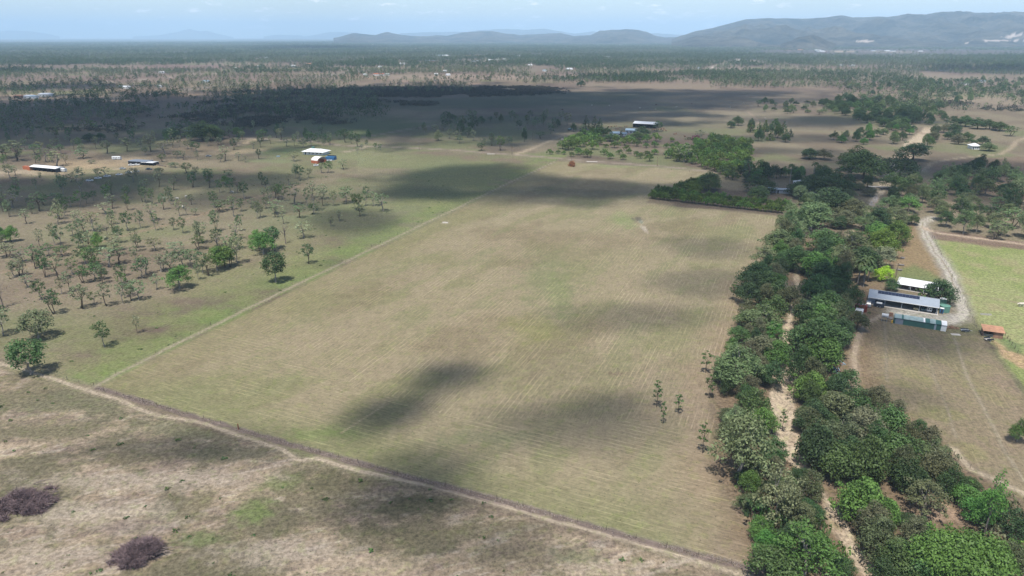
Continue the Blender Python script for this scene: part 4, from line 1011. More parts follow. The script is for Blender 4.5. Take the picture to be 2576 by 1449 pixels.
for (x, y, r, h, pr, C_, lb) in [(2040,382,26,9,'dense1',C_DK,'round dark tree alone in the paddock behind the farmhouse'),(2075,384,24,6,'river1',C_BRN,'low spreading tree beside the round paddock tree'),(2402,300,20,12,'dense0',C_DK,'first big mango of the dark row in the dry paddock'),(2432,300,22,12,'dense1',C_DK,'second big mango of the dark row in the dry paddock'),
    (2462,306,22,12,'dense3',C_DK,'third big mango of the dark row in the dry paddock'),(2492,309,22,12,'dense0',C_DK,'fourth big mango of the dark row in the dry paddock'),(2518,314,22,11,'dense1',C_DK,'last big mango of the dark row in the dry paddock'),(2546,326,18,11,'gum5',C_DK,'lone round tree beyond the end of the dark mango row'),
    (2474,350,18,9,'dense0',C_DK,'dark tree just behind the white cottage'),(2490,366,20,7,'dense3',C_OLV,'lighter tree on the far side of the white cottage'),(2445,352,14,8,'river1',C_DK,'small dark tree on the creek side of the white cottage'),(1760,336,14,10,'gum0',C_GUM,'slender gum behind the purple bougainvillea'),
    (1806,346,20,8,'dense1',C_DK,'dense round tree at the back corner of the mango plantation'),(1782,306,0,0,'',C_DK,''),(1840,310,14,8,'dense0',C_DK,'small round tree in the paddock behind the plantation'),(1858,300,14,10,'dense1',C_DK,'taller round tree in the paddock behind the plantation'),(1655,314,14,11,'gum5',C_DK,'round tree at the end of the long white-roofed barn'),
    (1618,328,22,9,'dense0',C_DK,'dark round tree in front of the long white-roofed barn'),(1600,338,18,8,'dense1',C_DK,'dark tree beside the grey farm shed'),(1562,336,7,8,'column',C_DK,'narrow dark conifer by the blue-roofed farmhouse'),(1535,342,18,8,'dense3',C_DK,'dark tree before the blue-roofed farmhouse'),(1840,315,0,0,'',C_DK,''),
    (1723,380,26,16,'gum0',C_GUM,'tall white-trunked gum at the edge of the mango plantation'),(1462,208,12,14,'dense0',C_DK,'dark round tree alone at the edge of the far belt'),(2005,355,0,0,'',C_DK,''),(1443,317,10,9,'dense0',C_DK,'dark tree by the parked truck'),(1467,324,12,13,'gum1',C_GUM,'grey gum beside the twin pines')]:
    if r: crown_tree('paddock_tree', x, y, r, h, pr, random.choice(C_), lb)
for (x, yb, yt, lb) in [(1474,326,290,'tall dark pine on the truck side of the twin pines'),(1496,328,291,'tall dark pine next to the farmhouse end of the twin pines'),(1508,330,296,'bushy dark pine hugging the twin pines')]:
    p = at(x, yb); tree('pine_tree', random.choice(('pine0', 'pine1')), p[0], p[1], hgt(x, yb, yt), 6, sc3(C_DK[0], .7), lb)
# shaded gums around the far driveway
belt([(1060,300),(1065,345),(1180,378),(1290,385),(1350,355),(1430,332),(1430,305),(1240,296)], 60, (8, 13), (3.2, 5.4), ('gum0', 'gum2', 'gum5', 'gum6', 'dense0'), C_DK+C_GUM, 'beside the far driveway', 'gum', 'grove_gum', 'gums of the grove beside the far driveway', 10)
belt([(760,345),(760,368),(905,372),(930,350),(850,345)], 12, (7, 12), (2.4, 4.2), ('gum0', 'gum2', 'gum5', 'dense0'), C_DK, 'behind the hip-roofed house', 'tree', 'house_tree', None, 9)
belt([(1975,548),(1960,600),(1990,640),(2040,600),(2040,560)], 12, (9, 13), (3.6, 5), ('river0', 'river2', 'dense0'), C_OLV+C_DK, 'below the hedge end', 'creek tree', 'creek_tree', 'trees along the dry creek', 6)
belt([(2130,205),(2110,262),(2300,300),(2420,262),(2576,250),(2576,205),(2330,200)], 96, (8, 13), (4, 7), ('dense0', 'dense1', 'river1', 'river0', 'dense5'), C_OLV+C_DK, 'on the wooded rise near the skyline wood', 'tree', 'far_tree', 'scattered trees on the far creek flats', 22)
belt([(2240,300),(2230,340),(2330,345),(2380,300),(2370,262),(2290,255)], 50, (8, 12), (4, 6.5), ('dense0', 'dense3', 'river1', 'gum5'), C_OLV+C_DK, 'at the head of the open creek', 'tree', 'far_tree', 'scattered trees on the far creek flats', 14)
belt([(1900,258),(1910,285),(2100,290),(2120,262),(1960,256)], 30, (6, 10), (3.4, 6), ('dense0', 'gum5', 'river1'), C_OLV+C_DK, 'along the track behind the far paddock', 'tree', 'far_tree', 'scattered trees on the far creek flats', 14)
# mango orchard
Z6 = lambda a, b: (1274.6+a/4, 268.3+b/4)
ORCH = [(435,480,32),(515,475,25),(575,483,25),(655,505,32),(720,485,46),(810,510,52),(865,430,55),(985,487,38),(1040,525,40),(1000,415,26),(1085,415,45),(1135,480,32),(1170,535,38),(1205,440,32),(1228,472,32),(1190,390,50),(1240,370,50),(1310,400,45),(1305,500,34),(1345,520,36),(1435,550,48),
        (1405,415,32),(1490,410,38),(1488,485,38),(1400,360,50),(1500,350,52),(1605,418,32),(1665,420,32),(1710,400,32),(1665,355,28),(1110,370,55),(1415,495,32),(560,425,50),(620,440,60),(680,425,60),(740,405,65),(640,385,60),(805,385,60),(850,355,60),(900,368,60),(940,385,52),(720,350,55),(790,325,60),(880,320,60),(950,310,60),(1000,292,50),(860,290,50)]
ORCH.sort()
mg = []
for i, (a, b, r) in enumerate(ORCH):
    x, y = Z6(a, b); p = at(x, y); w = r/4*mpp(x, y)*1.22
    c = random.choice(C_MNG)
    s = 'small' if r < 35 else 'mid-sized' if r < 50 else 'large'
    o = tree('mango_tree', f'mango{i % 3}', p[0], p[1], w*1.45, w, sc3(c, .85), f'{s} round mango tree, {ordinal(i+1)} from left in the orchard behind the road', 'tree', 'mango trees of the orchard')
belt([(1667,402),(1690,408),(1740,412),(1790,430),(1870,440),(1880,400),(1885,362),(1790,355),(1740,375),(1680,392)], 78, (7, 9), (4.6, 6.0), ('mango0', 'mango1', 'mango2'), C_MNG, 'in the thick mango plantation', 'mango tree', 'mango_tree', 'mango trees of the thick plantation', 8, k=.85)
belt([(1790,432),(1830,452),(1900,456),(1990,448),(1890,420),(1810,420)], 26, (7, 9), (4.2, 5.6), ('mango0', 'mango1', 'mango2'), C_MNG+C_DK, 'in the mango row beside the garden', 'mango tree', 'mango_tree', 'mango trees beside the garden', 8, k=.85)
# hedge of mangoes round the field corner: two staggered rows
hed = []; hedn = []
for a, b, n in (((1640,500), (1996,540), 44), ((1655,487), (1985,526), 34), ((1643,498), (1760,460), 15), ((1660,502), (1775,468), 12)):
    A, Bq = at(*a), at(*b)
    nmh = ('outer row facing the field', 'inner row behind it', 'outer row on the creek road side', 'inner row on the far road side')[len(hedn)]; hedn.append(n)
    for t in np.linspace(0, 1, n): hed.append((A+(Bq-A)*t+np.array((random.uniform(-.9, .9), random.uniform(-.9, .9), 0)), nmh))
hed.sort(key=lambda q: (q[1], project(q[0])[0]))
hcount = {}
for i, (q, nmh) in enumerate(hed):
    hcount[nmh] = hcount.get(nmh, 0)+1
    c = random.choice(C_MNG)
    u_ = project(q)[0]
    tree('hedge_tree', f'mango{i % 3}', q[0], q[1], random.uniform(4.0, 6.8), random.uniform(2.2, 3.5), sc3(c, random.uniform(.7, 1.05) if u_ > 1700 else .75), f'hedge tree, {ordinal(hcount[nmh])} from left in the hedge, {nmh}', 'tree', 'hedge trees at the field corner')
# saplings in the field
for (x, y, yt, w, lb) in [(1651,1024,956,26,'tallest of the three young gums standing near the field corner'),(1667,1066,1010,16,'thinnest crooked sapling of the three in the field'),(1706,1040,990,22,'small round-headed sapling of the three in the field'),(1767,1140,1062,28,'young gum alone near the huge pale-trunked tree'),
    (1844,756,708,22,'slim dark gum standing in the field by the creek belt'),(1775,938,882,26,'young gum touching the left side of the huge round crown'),(1784,1002,942,24,'young gum just below the one touching the huge round crown'),(1967,1080,1030,22,'sapling leaning out over the sandy creek bed')]:
    p = at(x, y); tree('young_gum', random.choice(('sap0', 'sap1')), p[0], p[1], hgt(x, y, yt), w/2*mpp(x, y)*1.15, sc3(C_DK[2], 1.0), lb)
# leafless grey trees along the creek
for i, (x, y, yt, lb) in enumerate([(1985,780,715,'leafless lilac-grey tree by the sandy slit'),(2110,975,940,'bare grey tree on the grove top beside the yard'),(2060,610,575,'leafless tree among the olive giants'),(1990,1290,1240,'tangle of bare grey branches beside the sand bend'),(2120,855,800,'bare twiggy tree at the yard side of the deep-green dome')]):
    p = at(x, y); h = hgt(x, y, yt)*1.15
    r = empty('bare_tree', p, i*1.7, lb, 'dead tree'); r.scale = (h/10, h/10, h/12); link('trunk', DEAD[i % 3], r)
# ================================================================== BUILDINGS, VEHICLES AND SMALL THINGS
def stripemat(name, c, rough=.45, metal=.0, period=.25, depth=.35, axis=0, var=.06, spec=.5):
    """sheet metal: fine corrugation as relief, faint dirt"""
    m = mat(name, c, rough, metal, var, .8, 0, spec)
    n, l = nodes(m); t = n.new('ShaderNodeTexCoord'); w = n.new('ShaderNodeTexWave')
    w.bands_direction = ('X', 'Y', 'Z')[axis]; w.inputs['Scale'].default_value = 1/period/6.28*3.14
    l.new(t.outputs['Object'], w.inputs['Vector'])
    b = n.new('ShaderNodeBump'); b.inputs['Strength'].default_value = depth; b.inputs['Distance'].default_value = .05
    l.new(w.outputs['Fac'], b.inputs['Height']); l.new(b.outputs[0], n['Principled BSDF'].inputs['Normal'])
    return m
_mat = mat
def _k(c): return tuple(v*.78 for v in c)
def mat(name, c, *a, **k): return _mat(name, _k(c), *a, **k)
M = dict(
 white_roof=stripemat('white_roof_sheet', (.78,.79,.80), .4), grey_roof=stripemat('grey_roof_sheet', (.29,.33,.38), .5), grey_wall=stripemat('grey_wall_sheet', (.20,.23,.28), .5),
 green=stripemat('green_sheet', (.035,.115,.10), .5, var=.15), green_grey=stripemat('weathered_green_sheet', (.25,.33,.33), .5, var=.2), rust=stripemat('rusty_roof_sheet', (.42,.22,.13), .8, var=.25),
 rust_wall=stripemat('rusty_wall_sheet', (.30,.17,.115), .8, var=.3), white=mat('white_paint', (.75,.76,.76), .45, var=.05), dark=mat('dark_interior', (.02,.02,.022), .8), slab=mat('concrete', (.46,.43,.39), .9, var=.12),
 glass=mat('dark_glass', (.015,.02,.025), .1, spec=.6), panel=mat('solar_cell', (.018,.024,.05), .2, spec=.6), steel=mat('galvanised_steel', (.42,.45,.48), .5, .3), red=mat('red_container_paint', (.22,.05,.035), .6, var=.25),
 orange=mat('orange_container_paint', (.42,.13,.06), .6, var=.15), blue=mat('blue_container_paint', (.03,.13,.30), .5), tank=mat('green_tank_plastic', (.11,.24,.19), .6), tyre=mat('tyre_rubber', (.02,.02,.02), .9), silver=mat('silver_car_paint', (.36,.38,.39), .35, .3),
 darkcar=mat('dark_car_paint', (.03,.04,.06), .3), teal=mat('teal_car_paint', (.06,.15,.18), .35), beige=mat('beige_car_paint', (.45,.38,.2), .4), timber=mat('grey_timber', (.22,.17,.13), .9, var=.3), post=mat('fence_post_wood', (.10,.07,.055), .95, var=.3),
 wire=mat('fence_wire', (.25,.24,.23), .6, .5), yellow=mat('yellow_drum', (.65,.38,.03), .5), bluegrey=stripemat('blue_grey_roof', (.28,.38,.46), .45), rustdead=mat('rust_brown_branches', (.30,.13,.06), .95, var=.35), brick=mat('dark_brick', (.14,.075,.055), .9, var=.2),
 straw=mat('pale_hay', (.5,.42,.28), .95, var=.2), canvas=mat('white_canvas', (.8,.78,.74), .8), log=mat('log_bark', (.20,.18,.17), .95, var=.3), stone=mat('pale_rock', (.42,.37,.33), .95, var=.2), cattle=mat('cream_cattle_hide', (.66,.60,.52), .8, var=.08), cattled=mat('brown_cattle_hide', (.13,.06,.04), .8))
def frame(ax, ay, bx, by):
    """ground frame along the front wall from photo point a to photo point b"""
    A, B = at(ax, ay), at(bx, by); d = B-A; return A, math.atan2(d[1], d[0]), float(np.linalg.norm(d[:2]))

# ---- machinery shed with open bays
A, rz, Ls = frame(2183, 764.5, 2356.5, 791.5)
sh = empty('machinery_shed', A, rz, 'long grey open-fronted machinery shed with a strip of solar panels', 'shed')
D = 9.5; He = hgt(2356.5, 791.5, 772.5); Hr = He+1.5
MB().box(-.3, -.8, 0, Ls+.4, D, .12).build('slab', M['slab'], sh)
b0 = Ls*.245
MB().box(0, 0, .12, b0, .18, He-.05).build('wall', M['grey_wall'], sh)
MB().box(0, D-.2, .12, Ls, D, He-.05).build('wall', M['grey_wall'], sh)
mb = MB(); mb.prism([(.19, .12), (D-.21, .12), (D-.21, He), (D/2, Hr-.1), (.19, He)], 0, .18); mb.build('wall', M['grey_wall'], sh)
mb = MB(); mb.prism([(.19, .12), (D-.21, .12), (D-.21, He), (D/2, Hr-.1), (.19, He)], Ls-.18, Ls); mb.build('wall', M['grey_wall'], sh)
MB().box(b0-.15, .3, .12, b0, D-.3, He-.1).build('partition', M['grey_wall'], sh)
mb = MB(); mb.prism([(-.7, He-.05), (D/2, Hr+.05), (D/2, Hr+.16), (-.7, He+.07)], -.35, Ls+.35); mb.build('roof', M['grey_roof'], sh)
mb = MB(); mb.prism([(D/2+.01, Hr+.05), (D+.4, He-.05), (D+.4, He+.07), (D/2+.01, Hr+.16)], -.35, Ls+.35); mb.build('roof', M['grey_roof'], sh)
MB().box(-.3, D/2-.12, Hr+.17, Ls+.3, D/2+.12, Hr+.23).build('ridge_cap', M['steel'], sh)
MB().box(-.35, -.86, He-.18, Ls+.35, -.71, He+.05).build('gutter', M['white'], sh)
for t in (.245, .49, .745, .985): MB().box(Ls*t-.11, -.1, .12, Ls*t+.11, .12, He-.06).build('post', M['steel'], sh)
for t0, t1 in ((.01, .24),): MB().box(Ls*.10, -.03, .5, Ls*.235, -.005, He-.9).build('door', M['dark'], sh)
slope = (Hr-He+.1)/(D/2+.7)
for k in range(12):
    x0 = Ls*.12+k*Ls*.61/12; mb = MB(); y0, y1 = D/2-2.2, D/2-.3; zz = lambda y: He+.07+(y+.7)*slope
    mb.prism([(y0, zz(y0)+.05), (y1, zz(y1)+.05), (y1, zz(y1)+.10), (y0, zz(y0)+.10)], x0, x0+Ls*.61/12-.03); mb.build('solar_panel', M['panel'], sh)
def in_frame(A, rz, u, v, z=0): return (A[0]+u*cos(rz)-v*sin(rz), A[1]+u*sin(rz)+v*cos(rz), z)
# ---- vehicles (x along length, nose at +x)
def wheels(root, xs, w, r=.36):
    me = None
    for x in xs:
        for s in (-1, 1):
            mb = MB().tube([(x, s*w-.11, r), (x, s*w+.11, r)], r, 12); wh = mb.build('wheel', M['tyre'], root)
            MB().tube([(x, s*w-.125, r), (x, s*w+.125, r)], r*.55, 10).build('rim', M['steel'], wh)
def car(kind, loc, rz, paint, label, cat='car', name=None):
    r = empty(name or {'car': 'parked_car', 'van': 'parked_van', 'ute': 'parked_ute', 'truck': 'parked_truck'}[kind], loc, rz, label, cat)
    w = .88
    if kind == 'van':
        mb = MB(); mb.prism([(-w, .35), (w, .35), (w, 1.2), (w*.9, 2.0), (-w*.9, 2.0), (-w, 1.2)], -2.4, 1.7); mb.v = [(x, y, z) for x, y, z in mb.v]; mb.build('body', paint, r)
        mb = MB(); mb.v = [(1.701,-w,.35),(1.701,w,.35),(2.3,w,.35),(2.3,-w,.35),(1.701,-w*.9,1.98),(1.701,w*.9,1.98),(2.3,w,1.05),(2.3,-w,1.05)]; mb.f = [(0,1,2,3),(4,7,6,5),(0,4,5,1),(3,2,6,7),(1,5,6,2),(0,3,7,4)]; mb.build('bonnet', paint, r)
        for s in (-1, 1): MB().box(-1.6, s*w*.99-.02, 1.25, 1.5, s*w*.99+.02, 1.75).build('side_window', M['glass'], r)
        for s in (-1, 1): MB().box(-2.44, s*.42-.3, 1.15, -2.405, s*.42+.3, 1.75).build('rear_window', M['glass'], r)
        MB().box(-2.5, -w, .35, -2.41, w, .55).build('bumper', M['darkcar'], r)
        wheels(r, (-1.5, 1.6), w)
    elif kind == 'truck':
        MB().box(-4, -1.1, .9, 1.6, 1.1, 1.1).build('tray', M['timber'], r); MB().box(1.7, -1.15, .7, 3.6, 1.15, 2.7).build('cab', paint, r)
        MB().box(3.61, -1.0, 1.6, 3.65, 1.0, 2.4).build('windscreen', M['glass'], r); MB().box(-4, -1.1, 1.11, 1.6, 1.1, 2.2).build('load', M['teal'], r)
        wheels(r, (-3, -2, 2.6), 1.0, .48)
    else:
        L = 2.3
        mb = MB(); mb.prism([(-w, .35), (w, .35), (w, .85), (w*.93, 1.0), (-w*.93, 1.0), (-w, .85)], -L, L); mb.build('body', paint, r)
        c0, c1 = (-1.6, .75) if kind == 'car' else (-.5, .95)
        mb = MB(); mb.v = [(c0,-.78,1.0),(c1,-.78,1.0),(c1,.78,1.0),(c0,.78,1.0),(c0+.3,-.66,1.5),(c1-.45,-.66,1.5),(c1-.45,.66,1.5),(c0+.3,.66,1.5)]; mb.f = [(0,3,2,1),(4,5,6,7),(0,1,5,4),(1,2,6,5),(2,3,7,6),(3,0,4,7)]; mb.build('windows', M['glass'], r)
        MB().box(c0+.32, -.64, 1.501, c1-.47, .64, 1.54).build('cab_roof', paint, r)
        if kind == 'ute': MB().box(-2.25, -.8, 1.0, -.6, .8, 1.35).build('tray', M['steel'], r)
        for s in (-1, 1): MB().box(L-.03, s*.6-.15, .68, L+.02, s*.6+.15, .85).build('headlight', M['white'], r)
        wheels(r, (-1.4, 1.4), w-.05, .33)
    return r
car('van', in_frame(A, rz, Ls*.90, 2.9, .12), rz+radians(83), M['white'], 'white van parked with its rear facing out of the shed', 'van')
car('car', in_frame(A, rz, Ls*.70, 2.9, .12), rz+radians(-90), M['beige'], 'yellowish car nosing out of the middle bay', 'car')
car('car', in_frame(A, rz, Ls*.81, 3.4, .12), rz+radians(-90), M['teal'], 'dark teal car in the bay next to the white van', 'car')
p = at(2190.5, 774); car('ute', (p[0], p[1]+2, 0), rz+radians(-88), M['silver'], 'silver ute loaded with gear beside the red container', 'ute')
q = in_frame(A, rz, Ls*.165, -1.5); r_ = empty('horse_float', (q[0], q[1], 0), rz, 'dark blue covered trailer with a white top against the shed wall', 'trailer')
MB().box(-1.9, -.9, .35, 1.9, .9, 1.55).build('body', M['darkcar'], r_); MB().box(-1.0, -.75, 1.56, 1.0, .75, 1.75).build('cover', M['white'], r_); wheels(r_, (-.5, .5), .9)
# tanks
def tank(x, y, rad, h, m, label, z0=0, roof=True):
    p = at(x, y); r = empty('water_tank', p, 0, label, 'water tank')
    MB().tube([(0, 0, 0), (0, 0, h)], rad, 24).build('tank_body', m, r)
    mb = MB(); top = (0, 0, h+.45)
    for k in range(24):
        a, b = 2*pi*k/24, 2*pi*(k+1)/24; mb.poly([(rad*1.03*cos(a), rad*1.03*sin(a), h+.01), (rad*1.03*cos(b), rad*1.03*sin(b), h+.01), top])
    mb.build('tank_roof', m if roof is True else roof, r); MB().tube([(0, 0, h+.3), (0, 0, h+.55)], .3, 10).build('hatch', m, r); return r
tank(2374.5, 783.5, 1.85, 2.5, M['tank'], 'large round green water tank at the end of the machinery shed')
tank(2371, 765, 1.25, 2.3, M['tank'], 'smaller green tank with a white lid behind the large tank', roof=M['white'])
p = at(2367.5, 788); r_ = empty('toilet_cabin', p, rz, 'small blue cabin between the shed and the green tank', 'cabin'); MB().box(-.6, -.6, 0, .6, .6, 2.0).build('cabin_body', M['blue'], r_); MB().box(-.68, -.68, 2.01, .68, .68, 2.12).build('cabin_roof', M['white'], r_); MB().box(-.35, -.63, .1, .35, -.605, 1.8).build('door', M['darkcar'], r_)
p = at(2374, 777)
# white roofed house
A, rz, Lh = frame(2257.5, 723, 2368, 741.5)
ho = empty('homestead', A, rz, 'low house with a large white metal roof and deep front verandah', 'house'); Hh = 2.7
MB().box(-.2, -2.6, 0, Lh, 7.2, .18).build('slab', M['slab'], ho); MB().box(.3, .2, .18, Lh-.6, 6.6, Hh-.1).build('wall', M['brick'], ho)
mb = MB(); mb.v = [(-.5,-2.9,Hh-.25),(Lh+.2,-2.9,Hh-.25),(Lh+.2,7.4,Hh-.15),(-.5,7.4,Hh-.15),(.8,2.4,Hh+1.15),(Lh-4,2.4,Hh+1.15)]; mb.f = [(0,1,5,4),(1,2,5),(2,3,4,5),(3,0,4),(0,3,2,1)]; mb.build('roof', M['white_roof'], ho)
for t in (.02, .3, .42, .6, .8, .97): MB().box(Lh*t, -2.6, .19, Lh*t+.13, -2.45, Hh-.26).build('verandah_post', M['white'], ho)
for t in (.12, .34, .55, .75): MB().box(Lh*t, .14, 1.0, Lh*t+1.4, .19, 2.1).build('window', M['glass'], ho)
MB().box(Lh*.25, .13, .19, Lh*.25+.9, .18, 2.2).build('door', M['white'], ho)
# green shed with white end
A, rz, Lg = frame(2247, 813.5, 2379, 834.5)
gs = empty('green_shed', A, rz, 'long narrow green sheet metal shed with a white end', 'shed'); Hg = 2.35
Lw = Lg*.90
MB().box(0, 0, 0, Lw, 2.9, Hg).build('wall', M['green'], gs); MB().box(Lw+.01, -.05, 0, Lg, 2.95, Hg+.02).build('end_wall', M['white'], gs)
for i, (t0, t1, mm) in enumerate([(0,.16,'green_grey'),(.16,.2,'green'),(.2,.33,'green_grey'),(.33,.48,'green_grey'),(.48,.62,'green_grey'),(.62,.66,'white_roof'),(.66,.76,'green'),(.76,.88,'green_grey'),(.88,.995,'green')]):
    mb = MB(); mb.prism([(-.25, Hg+.02), (3.1, Hg+.5), (3.1, Hg+.56), (-.25, Hg+.08)], Lw*t0+.02, Lw*t1-.02); mb.build('roof_sheet', M[mm], gs)
mb = MB(); mb.prism([(-.28, Hg+.04), (3.1, Hg+.52), (3.1, Hg+.60), (-.28, Hg+.12)], Lw+.02, Lg+.05); mb.build('roof_sheet', M['white_roof'], gs)
for t0, t1 in ((.03, .20),): MB().box(Lw*t0, -.05, .05, Lw*t1, -.01, Hg-.15).build('wall_sheet', M['grey_wall'], gs)
MB().box(Lw*.86, -.05, .05, Lw*.9, -.01, Hg-.1).build('wall_sheet', M['grey_roof'], gs)
p = at(2243.5, 812); tag(MB().tube([(0, 0, 0), (0, 0, .9)], .3, 12).build('yellow_drum', M['yellow'], None, p), 'small yellow drum at the dark corner of the green shed', 'drum')
# stable with rusty roof
A, rz, Lt = frame(2472, 846.5, 2521.5, 853.5)
st = empty('stable', A, rz, 'small rusty-roofed stable with one open bay', 'stable')
MB().box(Lt*.52, 0, 0, Lt, .1, 2.3).build('wall', M['rust_wall'], st); MB().box(0, 4.2, 0, Lt, 4.3, 2.7).build('wall', M['rust_wall'], st)
for x in (0, Lt-.1): MB().box(x, .11, 0, x+.1, 4.19, 2.3).build('wall', M['rust_wall'], st)
MB().box(Lt*.5, .11, 0, Lt*.5+.1, 4.19, 2.3).build('partition', M['timber'], st)
mb = MB(); mb.prism([(-.5, 2.4), (4.8, 2.95), (4.8, 3.0), (-.5, 2.45)], -.4, Lt+.4); mb.build('roof', M['rust'], st)
for z in (.5, 1.0): MB().box(.1, .02, z, Lt*.5, .08, z+.08).build('rail', M['steel'], st)
# containers by the creek
A, rz, Lc = frame(2149, 782.5, 2179.5, 787)
rc = empty('shipping_container', A, rz, 'dull red container half under the trees', 'container'); MB().box(0, 0, 0, Lc, 2.4, 2.6).build('container_body', M['red'], rc)
for k in range(12): MB().box(Lc*(k+.3)/12, -.04, .2, Lc*(k+.7)/12, -.001, 2.4).build('rib', M['red'], rc)
MB().tube([(1.5, 1.2, 2.85), (3.6, 1.2, 2.85)], .22, 8).build('roof_pipe', M['steel'], rc)
A, rz, Lc = frame(2149, 795, 2167.5, 798.5)
wc_ = empty('cold_room', A, rz, 'white box-shaped cabin beside the red container', 'cabin'); MB().box(0, 0, 0, Lc, 3.2, 2.3).build('cabin_body', M['white'], wc_); MB().box(-.05, -.05, 2.31, Lc+.05, 3.25, 2.4).build('cabin_roof', M['white_roof'], wc_); MB().box(Lc*.35, -.03, .1, Lc*.6, -.005, 2.0).build('door', M['steel'], wc_)
# fuel tank on a stand
p = at(2224, 808.5); ft = empty('fuel_tank', p, rz, 'white cylindrical fuel tank on a tall steel stand', 'fuel tank')
MB().tube([(-1.1, 0, 2.5), (1.1, 0, 2.5)], .62, 18).build('tank_body', M['white'], ft)
for x in (-.9, .9):
    for y in (-.6, .6): MB().tube([(x, y, 0), (x*.9, y*.7, 2.0)], .06, 5).build('leg', M['steel'], ft)
    MB().tube([(x, -.6, .2), (x*.9, .45, 1.9)], .04, 4).build('brace', M['steel'], ft)
MB().box(-1.0, -.5, 1.86, 1.0, .5, 1.93).build('platform', M['steel'], ft)
p = at(2239, 800.5); wd = empty('wood_stack', p, rz, 'small rusty bin and stacked timber at the end of the green shed', 'wood stack')
for k in range(7): MB().tube([(-.9+k*.05, -1.2+k*.32, .2), (.9, -1.1+k*.32, .25)], .17, 6).build('log', M['log'], wd)
MB().box(-.6, 1.2, 0, .7, 2.2, 1.7).build('bin', M['rust_wall'], wd)
# implements
def implement(x, y, label, s=1.0, rz=0.):
    p = at(x, y); r = empty('farm_implement', p, rz, label, 'farm machine'); g = np.random.default_rng(int(x))
    MB().box(-1.8*s, -.5*s, .5*s, 1.8*s, -.35*s, .65*s).box(-1.8*s, .35*s, .5*s, 1.8*s, .5*s, .65*s).box(-1.8*s, -.34*s, .52*s, -1.6*s, .34*s, .63*s).box(1.6*s, -.34*s, .52*s, 1.8*s, .34*s, .63*s).build('frame', M['rust_wall'], r)
    for k in range(6): MB().tube([(-1.5*s+k*.6*s, -.4*s, .6*s), (-1.5*s+k*.6*s, -.75*s, .9*s+.5*g.random()), (-1.5*s+k*.6*s, -.9*s, .05)], .05*s, 4).build('tine', M['rust_wall'], r)
    for t in (-1, 1): MB().tube([(t*1.1*s, .55*s, .35*s), (t*1.1*s, .75*s, .35*s)], .35*s, 10).build('wheel', M['tyre'], r)
    return r
implement(2386, 826, 'rusty wheeled implement against the white shed end', 1.0, .3); implement(2399, 828, 'second rusty implement further from the green shed', .9, -.2)
def trailer(x, y, L, w, h, m, label, rz=-.2):
    p = at(x, y); r = empty('flat_trailer', p, rz, label, 'trailer')
    MB().box(-L/2, -w/2, .45, L/2, w/2, .6).build('deck', m, r)
    for s in (-1, 1): MB().box(-L/2, s*w/2-.04, .61, L/2, s*w/2+.04, h).build('side', M['darkcar'], r)
    wheels(r, (0,), w/2+.05, .3); MB().tube([(L/2, 0, .5), (L/2+1.1, 0, .5)], .05, 4).build('drawbar', M['steel'], r)
    return r
trailer(2427, 834, 2.6, 1.5, .95, M['steel'], 'open box trailer between the green shed and the stable'); trailer(2486, 857, 2.4, 1.5, 1.1, M['slab'], 'low trailer piled with gear in front of the stable', .1)
p = at(2404, 842); sl = tag(MB().box(-1.5, -.8, .02, 1.5, .8, .12).build('concrete_pad', M['slab'], None, p, -.15), 'pale flat pad on the grass beyond the green shed', 'pad')
p = at(2479.5, 792.5); tr_ = empty('water_trough', p, -.15, 'long cattle trough on bare soil in the green paddock', 'trough')
MB().box(-1.9, -.35, 0, 1.9, -.25, .5).box(-1.9, .25, 0, 1.9, .35, .5).box(-1.9, -.24, 0, -1.8, .24, .5).box(1.8, -.24, 0, 1.9, .24, .5).build('rim', M['slab'], tr_); MB().box(-1.79, -.24, .02, 1.79, .24, .35).build('water', M['glass'], tr_)
for i, (x, y, lb) in enumerate([(2270,650,'grey log pile under the upper mango tree'),(2267,668,'grey log pile in the middle below the mango trees'),(2262,680,'lowest grey log pile below the mango trees'),(2115,915,'iron scrap pile at the yard edge of the bright bushes'),(2106,932,'reddish scrap pile below the iron scrap pile'),(2110,945,'small blue-grey scrap pile next to the reddish one')]):
    p = at(x, y); r = empty('log_pile' if i < 3 else 'scrap_pile', p, random.uniform(0, 3), lb, 'log pile' if i < 3 else 'scrap pile')
    for k in range(6): MB().tube([(-1.3+random.random()*.4, -.8+k*.3, .2+.2*(k % 2)), (1.2, -.75+k*.3+random.uniform(-.2, .2), .25+.2*(k % 2))], .16, 6).build('log' if i < 3 else 'scrap_piece', M['log'] if i < 3 else random.choice((M['steel'], M['rust_wall'], M['bluegrey'])), r)

